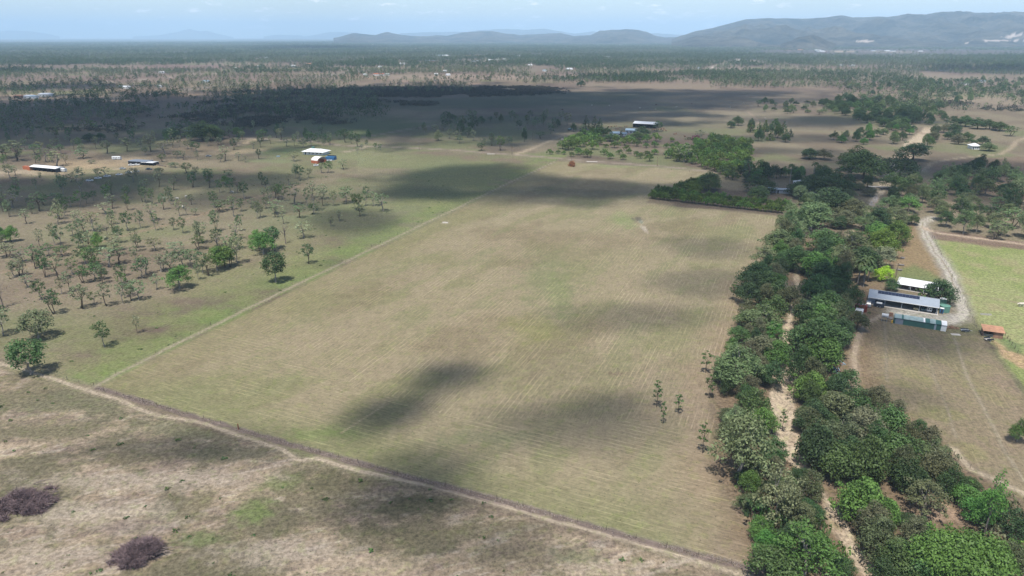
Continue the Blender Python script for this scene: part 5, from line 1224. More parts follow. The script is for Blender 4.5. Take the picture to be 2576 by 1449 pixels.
# ---- generic gable or hip house for the further buildings
def gable(name, ax, ay, bx, by, D, H, wall, roof, label, cat='house', rise=1.0, hip=0.0, over=.4, nwin=3, open_front=False, vh=None):
    A, rz, L = frame(ax, ay, bx, by); r = empty(name, A, rz, label, cat)
    if open_front:
        MB().box(0, D-.2, 0, L, D, H).build('wall', wall, r)
        for x in (0, L-.2): MB().box(x, .21, 0, x+.2, D-.21, H).build('wall', wall, r)
        nb = max(3, int(L/4.5))
        for k in range(nb+1): MB().box(L*k/nb-.1, 0, 0, L*k/nb+.1, .2, H).build('post', wall, r)
        for k in range(1, nb): MB().box(L*k/nb-.05, .25, 0, L*k/nb+.05, D-.25, H-.1).build('partition', M['dark'], r)
    else:
        MB().box(0, 0, 0, L, D, H).build('wall', wall, r)
        for k in range(nwin): x = L*(k+.35)/max(1, nwin); MB().box(x, -.05, .9, x+min(1.6, L/nwin*.45), -.002, min(H-.3, 2.1)).build('window', M['glass'], r)
        MB().box(L*.08, -.06, .05, L*.08+.9, -.003, min(2.1, H-.1)).build('door', M['dark'], r)
    i = D/2*hip
    mb = MB(); z0, z1_ = H+.02, H+rise
    mb.v = [(-over, -over, z0), (L+over, -over, z0), (L+over, D+over, z0), (-over, D+over, z0), (-over+i, D/2, z1_), (L+over-i, D/2, z1_)]
    mb.f = [(0, 1, 5, 4), (1, 2, 5), (2, 3, 4, 5), (3, 0, 4), (0, 3, 2, 1)]; mb.build('roof', roof, r)
    return r, A, rz, L
gable('long_shed', 76, 428.5, 141, 434.5, 8, 3.0, M['darkcar'], M['white_roof'], 'long dark shed with a bright white roof in the left paddock', 'shed', .9, open_front=True)
for (x, y, x2, y2, lb) in [(58,426,70,427,'outer faded orange container behind the long shed'),(68,428,76,429,'inner orange container touching the long shed')]:
    A, rz, Lc = frame(x, y, x2, y2); r = empty('shipping_container', A, rz, lb, 'container'); MB().box(0, 0, 0, Lc, 2.5, 2.6).build('container_body', M['orange'], r); MB().box(Lc-.01, .2, .1, Lc+.04, 2.3, 2.4).build('door', M['rust_wall'], r)
def caravan(x, y, x2, y2, label):
    A, rz, L = frame(x, y, x2, y2); r = empty('caravan', A, rz, label, 'caravan')
    mb = MB(); mb.prism([(0, .5), (2.3, .5), (2.3, 2.5), (1.9, 2.8), (.4, 2.8), (0, 2.5)], 0, L); mb.build('body', M['white'], r)
    for k in (.2, .55, .8): MB().box(L*k, -.04, 1.3, L*k+.7, -.002, 2.0).build('window', M['glass'], r)
    MB().box(L*.38, -.05, .6, L*.38+.6, -.003, 2.3).build('door', M['steel'], r)
    for s in (-.05, 2.2): MB().tube([(L*.5, s, .35), (L*.5, s+.2, .35)], .35, 10).build('wheel', M['tyre'], r)
    MB().tube([(L, 1.1, .5), (L+1.4, 1.1, .45)], .06, 4).build('drawbar', M['steel'], r)
caravan(147, 432, 163, 433, 'white caravan parked at the end of the long shed'); caravan(282, 402, 303, 402, 'large white caravan standing alone by the dirt driveway')
gable('dark_house', 323, 413, 367, 415.5, 9, 2.6, M['dark'], M['grey_wall'], 'dark flat-roofed house among parked cars', 'house', .35); gable('carport', 356, 415.5, 385, 417, 7, 2.3, M['darkcar'], M['white_roof'], 'low pale carport joined to the dark house', 'carport', .3, open_front=True)
A, rz, Lc = frame(386, 414, 418, 420); r = empty('boundary_wall', A, rz, 'low dark wall running from the dark house', 'wall'); MB().box(0, 0, 0, Lc, .25, .9).build('wall_panel', M['timber'], r)
for i, (x, y, k, m, rzz, lb) in enumerate([(309,426,'car','silver',.2,'silver car on the small lawn near the dark house'),(226,456,'ute','white',.3,'white ute at the near end of the car row'),(247,450,'ute','white',.5,'second white ute along the car row'),(270,445,'car','white',.4,'white car with a teal shadow side mid-row'),(300,441,'car','white',.5,'pale car at the far end of the near row'),
    (324,435.5,'car','white',.5,'white car half behind a gum near the dark house'),(343,432.5,'car','white',.6,'pale car parked before the dark house'),(375,427,'car','darkcar',.1,'dark blue car standing alone by the driveway'),(525,394,'car','silver',.2,'small pale car on the bare cleared patch'),(345,415.8,'car','white',.1,'white car under the carport edge'),(331,416.5,'car','white',.1,'white car beside the dark house wall')]):
    p = at(x, y); car(k, (p[0], p[1], 0), rzz, M[m], lb, 'ute' if k == 'ute' else 'car')
# hip roofed house and its yard
r, A, rz, L = gable('hip_roofed_house', 764, 388.5, 812, 391, 11, 2.7, M['white'], M['white_roof'], 'square house with a bright white hipped roof', 'house', 2.2, hip=1.0, over=1.6, nwin=5)
for k in range(6): MB().box(L*k/5-.06, -1.5, 0, L*k/5+.06, -1.38, 2.7).build('verandah_post', M['white'], r)
tank(788, 376, 1.7, 2.4, M['tank'], 'dark green tank behind the hip-roofed house')
A, rz, Lc = frame(818, 402, 840.5, 403); r = empty('shipping_container', A, rz, 'bright blue container in the house yard', 'container'); MB().box(0, 0, 0, Lc, 4.8, 2.5).build('container_body', M['blue'], r); MB().box(.1, 4.2, 2.52, Lc-.1, 4.7, 3.4).build('rooftop_box', M['darkcar'], r)
A, rz, Lc = frame(783, 410, 799, 412); r = empty('dome_shelter', A, rz, 'white curved canopy standing on orange containers', 'shelter')
MB().box(0, 0, 0, Lc, 2.4, 2.3).build('container', M['orange'], r); MB().box(0, 8.0, 0, Lc, 10.4, 2.3).build('container', M['orange'], r)
mb = MB()
for k in range(10):
    a0, a1 = pi*k/10, pi*(k+1)/10; mb.poly([(0, 5.2-5.0*cos(a0), 2.35+2.6*sin(a0)), (Lc, 5.2-5.0*cos(a0), 2.35+2.6*sin(a0)), (Lc, 5.2-5.0*cos(a1), 2.35+2.6*sin(a1)), (0, 5.2-5.0*cos(a1), 2.35+2.6*sin(a1))])
mb.build('canopy', M['canvas'], r)
for (x, y, k, m, lb) in [(796,417.5,'car','white','white car in front of the curved canopy'),(828,405.5,'ute','white','white ute in front of the blue container')]:
    p = at(x, y); car(k, (p[0], p[1], 0), .5, M[m], lb, 'ute' if k == 'ute' else 'car')
p = at(700, 394); r = tag(MB().box(-1.5, -1.1, 0, 1.5, 1.1, .6).build('water_trough', M['bluegrey'], None, p), 'small pale box trough on the green spot', 'trough')
# barns beyond the orchard
gable('barn', 1592, 320.5, 1647, 323.5, 16, 4.6, M['dark'], M['white_roof'], 'long barn with a bright white roof beyond the orchard', 'barn', 2.0, open_front=True)
gable('grey_shed', 1573, 335.5, 1600, 336.5, 10, 3.4, M['grey_wall'], M['bluegrey'], 'grey gabled shed beside the blue-roofed farmhouse', 'shed', 1.6)
gable('blue_farmhouse', 1533, 341, 1562, 342, 8, 2.6, M['white'], M['bluegrey'], 'low farmhouse with a pale blue roof behind the orchard', 'house', 1.5, hip=.6); gable('farmhouse_wing', 1563, 342.5, 1575, 343, 7, 2.6, M['white'], M['bluegrey'], 'small wing standing right of the blue-roofed farmhouse', 'house', 1.2)
p = at(1434.6, 328); car('truck', (p[0], p[1], 0), .9, M['white'], 'white truck with a teal load at the end of the driveway', 'truck')
for i, (x, y) in enumerate([(1535,320),(1548,319),(1500+60,321),(1530+45,319),(1575+70,328),(1660,327),(1672,330),(1668,325),(1698,338),(1552,325)]): implement(x, y, f'farm machine, {ordinal(i+1)} of the line parked around the white-roofed barn', 1.6, random.uniform(0, 3))['group'] = 'farm machines around the barn'
# hidden farmhouse and its sheds
gable('farm_shed', 1952, 486.5, 1990, 488, 5, 2.7, M['grey_roof'], M['grey_roof'], 'long grey metal farm shed behind the hedge', 'shed', .5, nwin=0); gable('garden_shed', 1931, 483.5, 1951, 485.5, 5, 2.6, M['grey_wall'], M['bluegrey'], 'smaller blue-roofed shed joined to the grey farm shed', 'shed', .5, nwin=1)
gable('hidden_farmhouse', 2003, 473, 2040, 474, 10, 3.0, M['white'], M['white_roof'], 'white-roofed farmhouse mostly hidden under garden trees', 'house', 1.8, hip=.6); gable('white_annex', 2024, 486.5, 2049, 488, 6, 2.4, M['white'], M['white_roof'], 'low white annex at the creek side of the hidden farmhouse', 'house', .8, nwin=2)
r, A, rz, L = gable('white_cottage', 2445.5, 376, 2464.5, 376.3, 9, 3.2, M['white'], M['white_roof'], 'little white cottage with a pyramid roof in the dry paddock', 'cottage', 2.4, hip=.95, over=.8, nwin=4)
gable('shaded_house', 480-20, 336, 510-12, 337, 9, 2.6, M['dark'], M['bluegrey'], 'low house in deep shade beneath big dark trees', 'house', 1.0)
for (x, y, r, h, pr, lb) in [(505,322,40,16,'dense1','huge dark tree behind the shaded house'),(540,330,30,13,'dense0','dark tree with a rusty bloom beside the shaded house'),(430,330,26,13,'dense3','dark tree on the road side of the shaded house'),(465,318,26,17,'gum6','tall dark gum over the shaded house'),(223,342,17,8,'dense1','round dark tree alone in the shaded clearing'),(252,340,14,7,'dense0','smaller dark tree next to the round clearing tree')]:
    crown_tree('shade_tree', x, y, r, h, pr, C_DK[0], lb)
# low bridge over the creek, and rocks in the pool below it
A, rz, Lb = frame(2198, 472, 2262, 474.5); br = empty('low_bridge', A, rz, 'low concrete bridge crossing the sandy creek', 'bridge'); MB().box(-3, 0, .15, Lb+3, 4, .45).build('deck', M['slab'], br)
for k in range(9): MB().box(Lb*k/8-.1, -.05, .46, Lb*k/8+.1, .15, .9).build('kerb_post', M['white'], br)
for k in range(4): MB().box(Lb*(k+.5)/4-.3, .3, -1.2, Lb*(k+.5)/4+.3, 3.7, .14).build('pier', M['slab'], br)
rk = MB(); g = np.random.default_rng(9)
for k in range(70):
    t = g.random(); x, y = 2205-18*t+g.normal()*5, 492+22*t+g.normal()*2; p = at(x, y); s = .5+g.random()*.9; rk.tube([(p[0], p[1], -1.0), (p[0]+g.normal()*.2, p[1], -1.0+s*.7), (p[0], p[1], -1+s)], [s, s*.8, s*.2], 6)
tag(rk.build('creek_rocks', M['stone']), 'pale rocks scattered in the creek pool below the bridge', None, None, 'stuff')
# culvert aprons on the far road, rust coloured windfall, round garden oddments
for (x, y, w_, d_, lb) in [(1235,387.5,7,2.4,'pale concrete culvert slab at the start of the far road'),(1489,407,9,2.4,'pale concrete culvert slab by the rust-brown dead tree'),(1120,560,3,1.4,'small pale slab lying in the mown field')]:
    p = at(x, y); tag(MB().box(-w_/2, -d_/2, .03, w_/2, d_/2, .16).build('culvert_slab', M['slab'], None, p, -.04), lb, 'slab')
def twig_heap(x, y, rx, ry, h, n, m, label, name='brush_pile', cat='brush pile', seed=1, thick=.035, ang=0.4):
    g = np.random.default_rng(seed); p = at(x, y); mb = MB(); sx, sy = rx*mpp(x, y), ry*mpy(x, y)
    for k in range(n):
        a, r_ = g.random()*2*pi, g.random()**.55
        r_ *= .55+.75*float(vn(np.array(cos(a)*2.2+9), np.array(sin(a)*2.2+9), seed)); cx_, cy_ = cos(a)*r_*sx, sin(a)*r_*sy
        cx_, cy_ = cx_*cos(ang)-cy_*sin(ang)*.6, cy_*cos(ang)+cx_*sin(ang)*.6
        if vn(np.array(cx_/1.3+50), np.array(cy_/1.3), seed+2) < r_*.75-.1: continue
        hh = h*max(.15, 1-r_**2*1.2)*(.4+1.1*vn(np.array(cx_*.7), np.array(cy_*.7), seed)); z = g.random()*hh
        d = unit(np.array((g.normal()+.5, g.normal()*.8, .35+.5*g.random()))); L = .5+g.random()*1.5; q = np.array((cx_, cy_, z)); e = q+d*L; t = thick*(.5+g.random()*1.3)
        s = unit(np.cross(d, g.normal(size=3)))*t
        mb.poly([q-s, q+s, e]); 
        for w2 in range(2):
            q2 = q+(e-q)*(.3+.3*w2); e2 = q2+unit(d+g.normal(size=3)*.6)*L*.5; mb.poly([q2-s*.6, q2+s*.6, e2])
    r = empty(name, p, 0, label, cat); mb.build('branches', m, r)
    mb2 = MB()
    for k in range(max(4, n//400)):
        a = g.random()*6.28; q = np.array((g.normal()*sx*.3, g.normal()*sy*.3, .3)); d = unit(np.array((1.0, .5*g.normal(), .25)))*(2+g.random()*2.5); mb2.tube([q, q+d*.5+np.array((0, 0, .3)), q+d], [.14, .11, .05], 5)
    mb2.build('trunks', DEADW, r); return r
BR = mat('purple_grey_twigs', alb(128, 110, 112, 1.1), .95, var=.25)
twig_heap(62, 1272, 82, 46, 3.0, 15000, BR, 'long purple-grey heap of dead branches at the picture edge', seed=4, thick=.042)
twig_heap(352, 1400, 70, 44, 3.0, 15000, BR, 'rounded purple-grey heap of dead branches beside the green grass patch', seed=5, thick=.042)
twig_heap(1438, 417, 10, 3.5, 3.6, 900, M['rustdead'], 'rust-brown uprooted dead tree lying by the far road', 'uprooted_tree', 'dead tree', 6, .16, 0)
BG = mat('magenta_bracts', (.16, .02, .07), .8, var=.3)
p = at(1750, 352); h = 5
bo = empty('bougainvillea', p, 0, 'purple bougainvillea mound alone in the dry paddock', 'shrub')
V, Fq, T = leaf_cloud(dome_lobes(5.5, 4.2, 16, 77, .1), .6, 2.6, 77); link('blossoms', mesh_np('blossoms', V, Fq, BG, tint=T), bo)
V, Fq, T = leaf_cloud([(-6, 1, 1.2, 3, 1.4), (-9, 0, .8, 2.4, 1.0), (-3, -1, 1, 2.5, 1.2)], .6, 2.6, 78); link('leaves', mesh_np('leaves', V, Fq, LEAF, tint=T), bo, color=sc3(C_BRN[0], .7))
# palms
def palm(x, yb, yt, label, nf=18, fl=2.8, slim=.2, pale=True, crown=1.0, lean=0.):
    p = at(x, yb); h = hgt(x, yb, yt)*.93; g = np.random.default_rng(int(x*7+yb)); r = empty('palm_tree', p, g.random()*6, label, 'palm')
    MB().tube([(0, 0, -.2), (lean*.4, 0, h*.5), (lean, 0, h)], [slim*1.3, slim*1.1, slim*.8], 8).build('trunk', BARK if pale else BARKD, r)
    V, Fq, T = [], [], []
    for k in range(nf):
        a = 2*pi*k/nf+g.random()*.3; el = g.uniform(-.1, 1.1); d = np.array((cos(a), sin(a), 0)); prev = np.array((lean, 0, h)); up = sin(el); out = cos(el)
        side = np.array((-sin(a), cos(a), 0))
        for sgm in range(6):
            st = fl/6; dirn = d*out+np.array((0, 0, up)); dirn /= np.linalg.norm(dirn); nxt = prev+dirn*st; up -= .34; wd_ = .42*crown*sin(pi*(sgm+.9)/7)+.06
            for s in (-1, 1):
                b = len(V); V += [prev, nxt, nxt+side*s*wd_-np.array((0, 0, .22)), prev+side*s*wd_-np.array((0, 0, .22))]; Fq.append((b, b+1, b+2, b+3)); T += [g.uniform(.7, 1.3)]*4
            prev = nxt
    link('crown', mesh_np('crown', np.array(V), Fq, LEAF, tint=T), r, color=sc3(C_DK[2], .8)); return r
for t in [(1984,478,412,'tallest palm, rising over the grey farm shed',18,3.6),(2045,456,407,'tall palm over the hidden farmhouse roof',18,3.6),(2099,463,425,'slimmer palm beside the dark garden tree',16,3.2),(1999,445,420,'thin small palm of the pair behind the tall palms',12,2.4),(2015,447,421,'second thin palm of the pair behind the tall palms',12,2.4),
          (2172,705,648,'large drooping palm beside the pale willowy gum',24,5.0),(2158,712,655,'dark palm leaning into the creek trees',22,4.6),(2183,708,665,'lower palm nearest the lime-green tree',20,4.0),(2171,722,672,'small palm in front of the palm clump',20,3.2),(2128,705,665,'palm tucked in the dark canopy beside the clump',18,3.6)]:
    palm(t[0], t[1], t[2], t[3], t[4], t[5])
# ---- cattle
def cow(x, y, m, rz, label, lying=False):
    p = at(x, y); r = empty('cow', p, rz, label, 'cow'); r.scale = (1.15,)*3
    z = -.55 if lying else 0
    MB().tube([(-.95, 0, 1.1+z), (-.75, 0, 1.08+z), (-.2, 0, 1.02+z), (.5, 0, 1.05+z), (.85, 0, 1.12+z), (1.1, 0, 1.2+z), (1.35, 0, 1.15+z), (1.6, 0, 1.0+z), (1.75, 0, .9+z)], [.12, .36, .42, .42, .34, .2, .19, .15, .09], 8).build('body', m, r)
    for sx in (-.65, .65):
        for sy in (-.2, .2): MB().tube([(sx, sy, .85+z), (sx+.03, sy, .45+z*.6), (sx, sy, 0)], [.13, .08, .07], 5).build('leg', m, r)
    MB().tube([(-.95, 0, 1.15+z), (-1.05, 0, .6+z*.5)], .03, 4).build('tail', m, r)
    for s in (-1, 1): MB().box(1.25, s*.22-.12, 1.2+z, 1.32, s*.22+.12, 1.28+z).build('ear', m, r)
    return r
cows = [(413,503,'cream cow grazing beside a gum in the middle of the woodland'),(447,503,'cream cow a few steps past the first grazing one'),(468,498,'cream cow uphill of the pair among the gums'),(585,486,'cream cow near the bare grey tree'),(460,524,'cream cow standing at the shade edge below the trio'),
        (1489,266,'pale cow standing furthest out on the shaded flat'),(1533,267,'pale cow at the centre of the far flat'),(1609,273,'pale cow on the dark band of the far flat'),(1649,277,'pale cow near the sunlit strip of the far flat'),(1702,270,'pale cow at the sunlit end of the far flat'),(1870,262,'pale cow by the distant lone trees'),(1838,270,'pale cow before the distant lone trees'),(1925,300,'pale cow beside the cattle yard track'),
        (2569,771,'white cow alone in the green paddock'),(2415,330,'pale cow near the dark mango row'),(1414,353,'pale cow beside the far driveway')]
for i, (x, y, lb) in enumerate(cows): cow(x, y, M['cattle'], random.uniform(0, 6.28), lb)
for (x, y, lb) in [(1415,277,'black cow alone on the green flat'),(1723,345,'brown cow near the bougainvillea'),(1650,265,'dark cow on the shaded flat'),(1740,262,'dark cow near the far side of the flat')]: cow(x, y, M['cattled'], random.uniform(0, 6.28), lb)
# ---- power poles
def pole(x, yb, yt, label):
    p = at(x, yb); h = max(7, hgt(x, yb, yt)); r = empty('power_pole', p, .3, label, 'power pole'); MB().tube([(0, 0, 0), (0, 0, h)], [.2, .14], 7).build('pole', M['timber'], r); MB().box(-1.1, -.06, h-.7, 1.1, .06, h-.55).build('crossarm', M['timber'], r)
    for s in (-1, 0, 1): MB().tube([(s*.9, 0, h-.54), (s*.9, 0, h-.35)], .05, 5).build('insulator', M['white'], r)
for t in [(752,352,326,'power pole beside the back road near the hip-roofed house'),(1288,388,371,'power pole at the start of the far driveway'),(1438,403,380,'power pole between the orchard and the rust-brown dead tree'),(1653,418,394,'power pole at the plantation end of the far road'),(1258,352,330,'power pole amid the driveway grove'),(1055,378,356,'power pole on the far road west of the grove'),(1340,352,338,'short pole along the driveway'),(2253,700,668,'thin power pole behind the white-roofed house'),(2302,470,440,'power pole beside the low bridge'),(2283,540,515,'power pole below the low bridge'),(2115,350,330,'pole near the tree line above the fig'),(2125,455,430,'short pole beside the giant fig')]: pole(*t)
# ---- fences: posts and wires
POSTM = MB().tube([(0, 0, -.2), (0, 0, 1.25)], .07, 5).me('post', M['post']); STEELP = MB().tube([(0, 0, -.2), (0, 0, 1.25)], .045, 4).me('post', M['post'])
CORN = MB().tube([(0, 0, -.2), (0, 0, 1.7)], .16, 7).me('post', mat('red_brown_post', (.22, .075, .04), .9))
def fence(pts, step, label, corner=(), every=6):
    w = [np.array(p) for p in W(pts)]; r = empty('wire_fence', (w[0][0], w[0][1], 0), 0, label, 'fence'); o0 = w[0]; k = 0; P = []
    for a, b in zip(w[:-1], w[1:]):
        L = np.linalg.norm(b-a); n = max(1, int(L/step))
        for i in range(n): P.append(a+(b-a)*i/n)
    P.append(w[-1])
    for i, q in enumerate(P):
        me_ = CORN if i in corner else POSTM if i % every == 0 else STEELP
        link('post', me_, r, (q[0]-o0[0], q[1]-o0[1], 0))
    for z in (.45, .8, 1.1): MB().tube([(q[0]-o0[0], q[1]-o0[1], z) for q in P], .007, 3, cap=False).build('wire', M['wire'], r)
fence([(-60,905),(0,908),(140,946),(230,974),(430,1030),(600,1080),(760,1126),(1000,1192),(1250,1256),(1600,1355),(1925,1440)], 5.5, 'wire fence with dark posts along the near side of the field', (18,))
fence([(236,970),(480,843),(700,733),(860,657),(1000,590),(1150,518),(1280,455),(1400,402)], 8, 'straight wire fence between the mown field and the left paddock')
fence([(2350,600),(2371,650),(2400,706),(2421,752),(2446,800),(2461,838),(2468,848)], 5, 'wire fence along the green side of the gravel drive')
fence([(2498,860),(2520,895),(2560,940),(2600,985)], 5, 'wire fence running down from the stable'); fence([(2345,598),(2420,607),(2576,626),(2700,645)], 7, 'wire fence along the top of the green paddock')
fence([(2400,1145),(2440,1178),(2500,1215),(2576,1255)], 4, 'wire fence at the lower corner of the mown yard'); fence([(700,447),(830,428),(920,405),(960,372)], 9, 'wire fence crossing the grass below the hip-roofed house')
fence([(1060,385),(1290,399),(1400,406),(1560,418),(1780,436)], 12, 'wire fence between the field and the far road')
fence([(2523,838),(2534,852),(2545,868),(2560,888)], 2.5, 'timber yard fence behind the stable', every=1)
fence([(8,446),(40,447),(80,442)], 6, 'white rail fence round the pale arena by the containers', every=1)
# ---- far farms and town buildings
FARB = [(1,945,667,14,'white'),(1,1550,622,14,'blue'),(1,1215,552,14,'white'),(1,1955,503,14,'white'),(1,1775,520,12,'white'),(1,2205,502,18,'white'),(1,2330,487,18,'rust'),(1,2000,437,20,'white'),(1,215,740,16,'white'),(1,245,742,12,'blue'),(1,330,727,20,'white'),(1,1200,658,10,'white'),(1,912,663,8,'dark'),(1,130,738,12,'rust'),
 (2,290,508,12,'white'),(2,460,484,20,'white'),(2,745,423,40,'blue'),(2,790,424,40,'white'),(2,575,370,30,'rust'),(2,650,465,26,'dark'),(2,700,467,24,'dark'),(2,1125,455,20,'white'),(2,1180,453,16,'white'),(2,1232,450,16,'white'),(2,1010,466,30,'grey'),(2,1425,494,16,'white'),(2,1722,526,20,'white'),(2,2010,432,26,'white'),
 (2,260,568,14,'red'),(2,300,568,14,'red'),(2,345,568,12,'white'),(2,180,570,10,'white'),(2,960,425,30,'rust'),(2,1020,424,24,'rust'),(2,1330,423,24,'white'),(2,2110,338,26,'white'),(2,870,345,24,'white'),(2,500,342,20,'white'),(2,240,335,20,'white'),(2,1770,354,20,'white'),(2,805,570,12,'white'),(2,715,565,10,'white'),(2,780,540,10,'white'),(2,1535,538,12,'blue'),
 (3,1025,380,40,'white'),(3,1050,390,46,'white'),(3,890,378,36,'orange'),(3,1195,495,16,'white'),(3,1285,498,14,'white'),(3,1550,385,34,'white'),(3,1590,388,34,'grey'),(3,1445,384,30,'grey'),(3,395,327,26,'white'),(3,510,323,22,'white'),(3,460,327,20,'rust'),(3,2150,325,34,'white'),(3,1130,470,26,'yellow'),(3,1105,470,16,'yellow'),(3,2140,640,14,'white'),(3,2265,620,14,'grey'),(3,1800,388,26,'white'),(3,120,520,8,'blue')]
rm = {'white': 'white_roof', 'blue': 'bluegrey', 'rust': 'rust', 'dark': 'grey_wall', 'grey': 'grey_roof', 'red': 'orange', 'orange': 'rust', 'yellow': 'beige'}
M['white_roof_s'] = M['white_roof']
wh_ = {1: 'on the plain beyond the shaded scrub', 2: 'in the scattered settlement near the low ridge', 3: 'on the plain below the mountain range'}
cnt = {}
for zi, a, b, Lm, rc_ in sorted(FARB):
    x, y = (0, 858.7, 1717.3)[zi-1]+a/3, b/3+.6
    p = at(x, y); w = Lm/mpp(x, y)
    kk = (zi, rc_); cnt[kk] = cnt.get(kk, 0)+1
    wd_ = {'white': 'white-roofed', 'blue': 'blue-roofed', 'rust': 'brown-roofed', 'dark': 'dark-roofed', 'grey': 'grey-roofed', 'red': 'red-roofed', 'orange': 'orange-roofed', 'yellow': 'yellow-roofed'}[rc_]
    gable('far_house' if Lm < 24 else 'far_shed', x-w/2, y, x+w/2, y, Lm*.7, 3.0+Lm*.05, M['white'] if rc_ not in ('dark', 'rust', 'orange') else M['rust_wall'], M[rm[rc_]], f'{wd_} building, {ordinal(cnt[kk])} of its colour from left {wh_[zi]}', 'house' if Lm < 24 else 'shed', 1.2+Lm*.03, hip=.4, nwin=2)
# ================================================================== FAR WOODLAND AND SCRUB (uncountable masses)
def gn_scatter(name, label, pts, scale, rot, idx, coll):
    me = bpy.data.meshes.new(name)
    me.vertices.add(len(pts)); me.vertices.foreach_set('co', np.asarray(pts, np.float32).ravel())
    for an, ty, arr in (('sc', 'FLOAT_VECTOR', scale), ('rz', 'FLOAT', rot), ('pick', 'INT', idx)):
        a = me.attributes.new(an, ty, 'POINT'); a.data.foreach_set('vector' if ty == 'FLOAT_VECTOR' else 'value', np.asarray(arr, np.int32 if ty == 'INT' else np.float32).ravel())
    me.update()
    o = link(name, me)
    ng = bpy.data.node_groups.new(name, 'GeometryNodeTree')
    ng.interface.new_socket('Geometry', in_out='INPUT', socket_type='NodeSocketGeometry')
    ng.interface.new_socket('Geometry', in_out='OUTPUT', socket_type='NodeSocketGeometry')
    n, l = ng.nodes, ng.links
    gi, go = n.new('NodeGroupInput'), n.new('NodeGroupOutput')
    ip = n.new('GeometryNodeInstanceOnPoints'); ci = n.new('GeometryNodeCollectionInfo')
    ci.inputs['Collection'].default_value = coll; ci.inputs['Separate Children'].default_value = True; ci.inputs['Reset Children'].default_value = True
    def na(nm, ty):
        q = n.new('GeometryNodeInputNamedAttribute'); q.data_type = ty; q.inputs['Name'].default_value = nm; return q.outputs['Attribute']
    cx = n.new('ShaderNodeCombineXYZ'); l.new(na('rz', 'FLOAT'), cx.inputs[2])
    l.new(gi.outputs[0], ip.inputs['Points']); l.new(ci.outputs[0], ip.inputs['Instance']); ip.inputs['Pick Instance'].default_value = True
    l.new(na('pick', 'INT'), ip.inputs['Instance Index']); l.new(cx.outputs[0], ip.inputs['Rotation']); l.new(na('sc', 'FLOAT_VECTOR'), ip.inputs['Scale'])
    l.new(ip.outputs[0], go.inputs[0])
    m = o.modifiers.new('scatter', 'NODES'); m.node_group = ng
    return tag(o, label, None, None, 'stuff')
def far_tree_mesh(seed, h, w, n, size, dens, trunk=True, c=(.1, .12, .07)):
    g = np.random.default_rng(seed)
    L = gum_lobes(h, w, n, seed, .4) if trunk else dome_lobes(h, w, n, seed, .1)
    V, Fq, T = leaf_cloud(L, size, dens, seed, .4)
    mi = np.zeros(len(Fq), int)
    if trunk:
        r = .22; b = len(V)
        tv = [(-r, 0, 0), (r, 0, 0), (r*.5, 0, h*.7), (-r*.5, 0, h*.7), (0, -r, 0), (0, r, 0), (0, r*.5, h*.7), (0, -r*.5, h*.7)]
        V = np.concatenate([V, tv]); T = np.concatenate([T, np.ones(8)])
        Fq = np.concatenate([Fq, [[b, b+1, b+2, b+3], [b+4, b+5, b+6, b+7]]]); mi = np.concatenate([mi, [1, 1]])
    return mesh_np('tree_mass', V, Fq, [leaf_mat(f'leaf_mass_{seed}', c), BARK], mi, T)
def source(name, meshes, cols, places, label):
    c = bpy.data.collections.new(name); col.children.link(c)
    for i, (m, cc, p) in enumerate(zip(meshes, cols, places)):
        o = bpy.data.objects.new('tree_mass', m); o.color = (*cc, 1)
        q = at(*p); o.location = [float(v) for v in q]; c.objects.link(o)
        tag(o, label, None, None, 'stuff')
    return c
wc = [sc3(c, .8) for c in (C_GUM[0], C_GUM[1], C_OLV[0], C_DK[2], C_DK[0])]
wm = [far_tree_mesh(1, 11, 3.4, 7, .8, 1.6, True, wc[0]), far_tree_mesh(2, 12, 3.0, 6, .8, 1.6, True, wc[1]), far_tree_mesh(3, 10, 3.8, 8, .8, 1.6, True, wc[2]), far_tree_mesh(4, 12, 3.6, 8, .8, 1.8, True, wc[3]), far_tree_mesh(5, 9, 4.0, 8, .8, 2.0, True, wc[4])]
csrc = source('woodland_trees', wm, wc, [(1400,196),(1500,190),(1600,198),(1700,196),(1800,200)], 'trees at the near edge of the far woodland')
sc_ = [sc3(alb(*c, 1.0), .8) for c in ((82,80,68),(70,74,58),(86,82,70))]
sm = [far_tree_mesh(11, 4, 3.4, 7, .55, 1.7, False, sc_[0]), far_tree_mesh(12, 3.2, 4.0, 8, .55, 1.7, False, sc_[1]), far_tree_mesh(13, 4.6, 3.0, 7, .55, 1.7, False, sc_[2])]
ssrc = source('scrub_bushes', sm, sc_, [(700,255),(900,250),(1100,240)], 'grey brown scrub in the shaded flat')

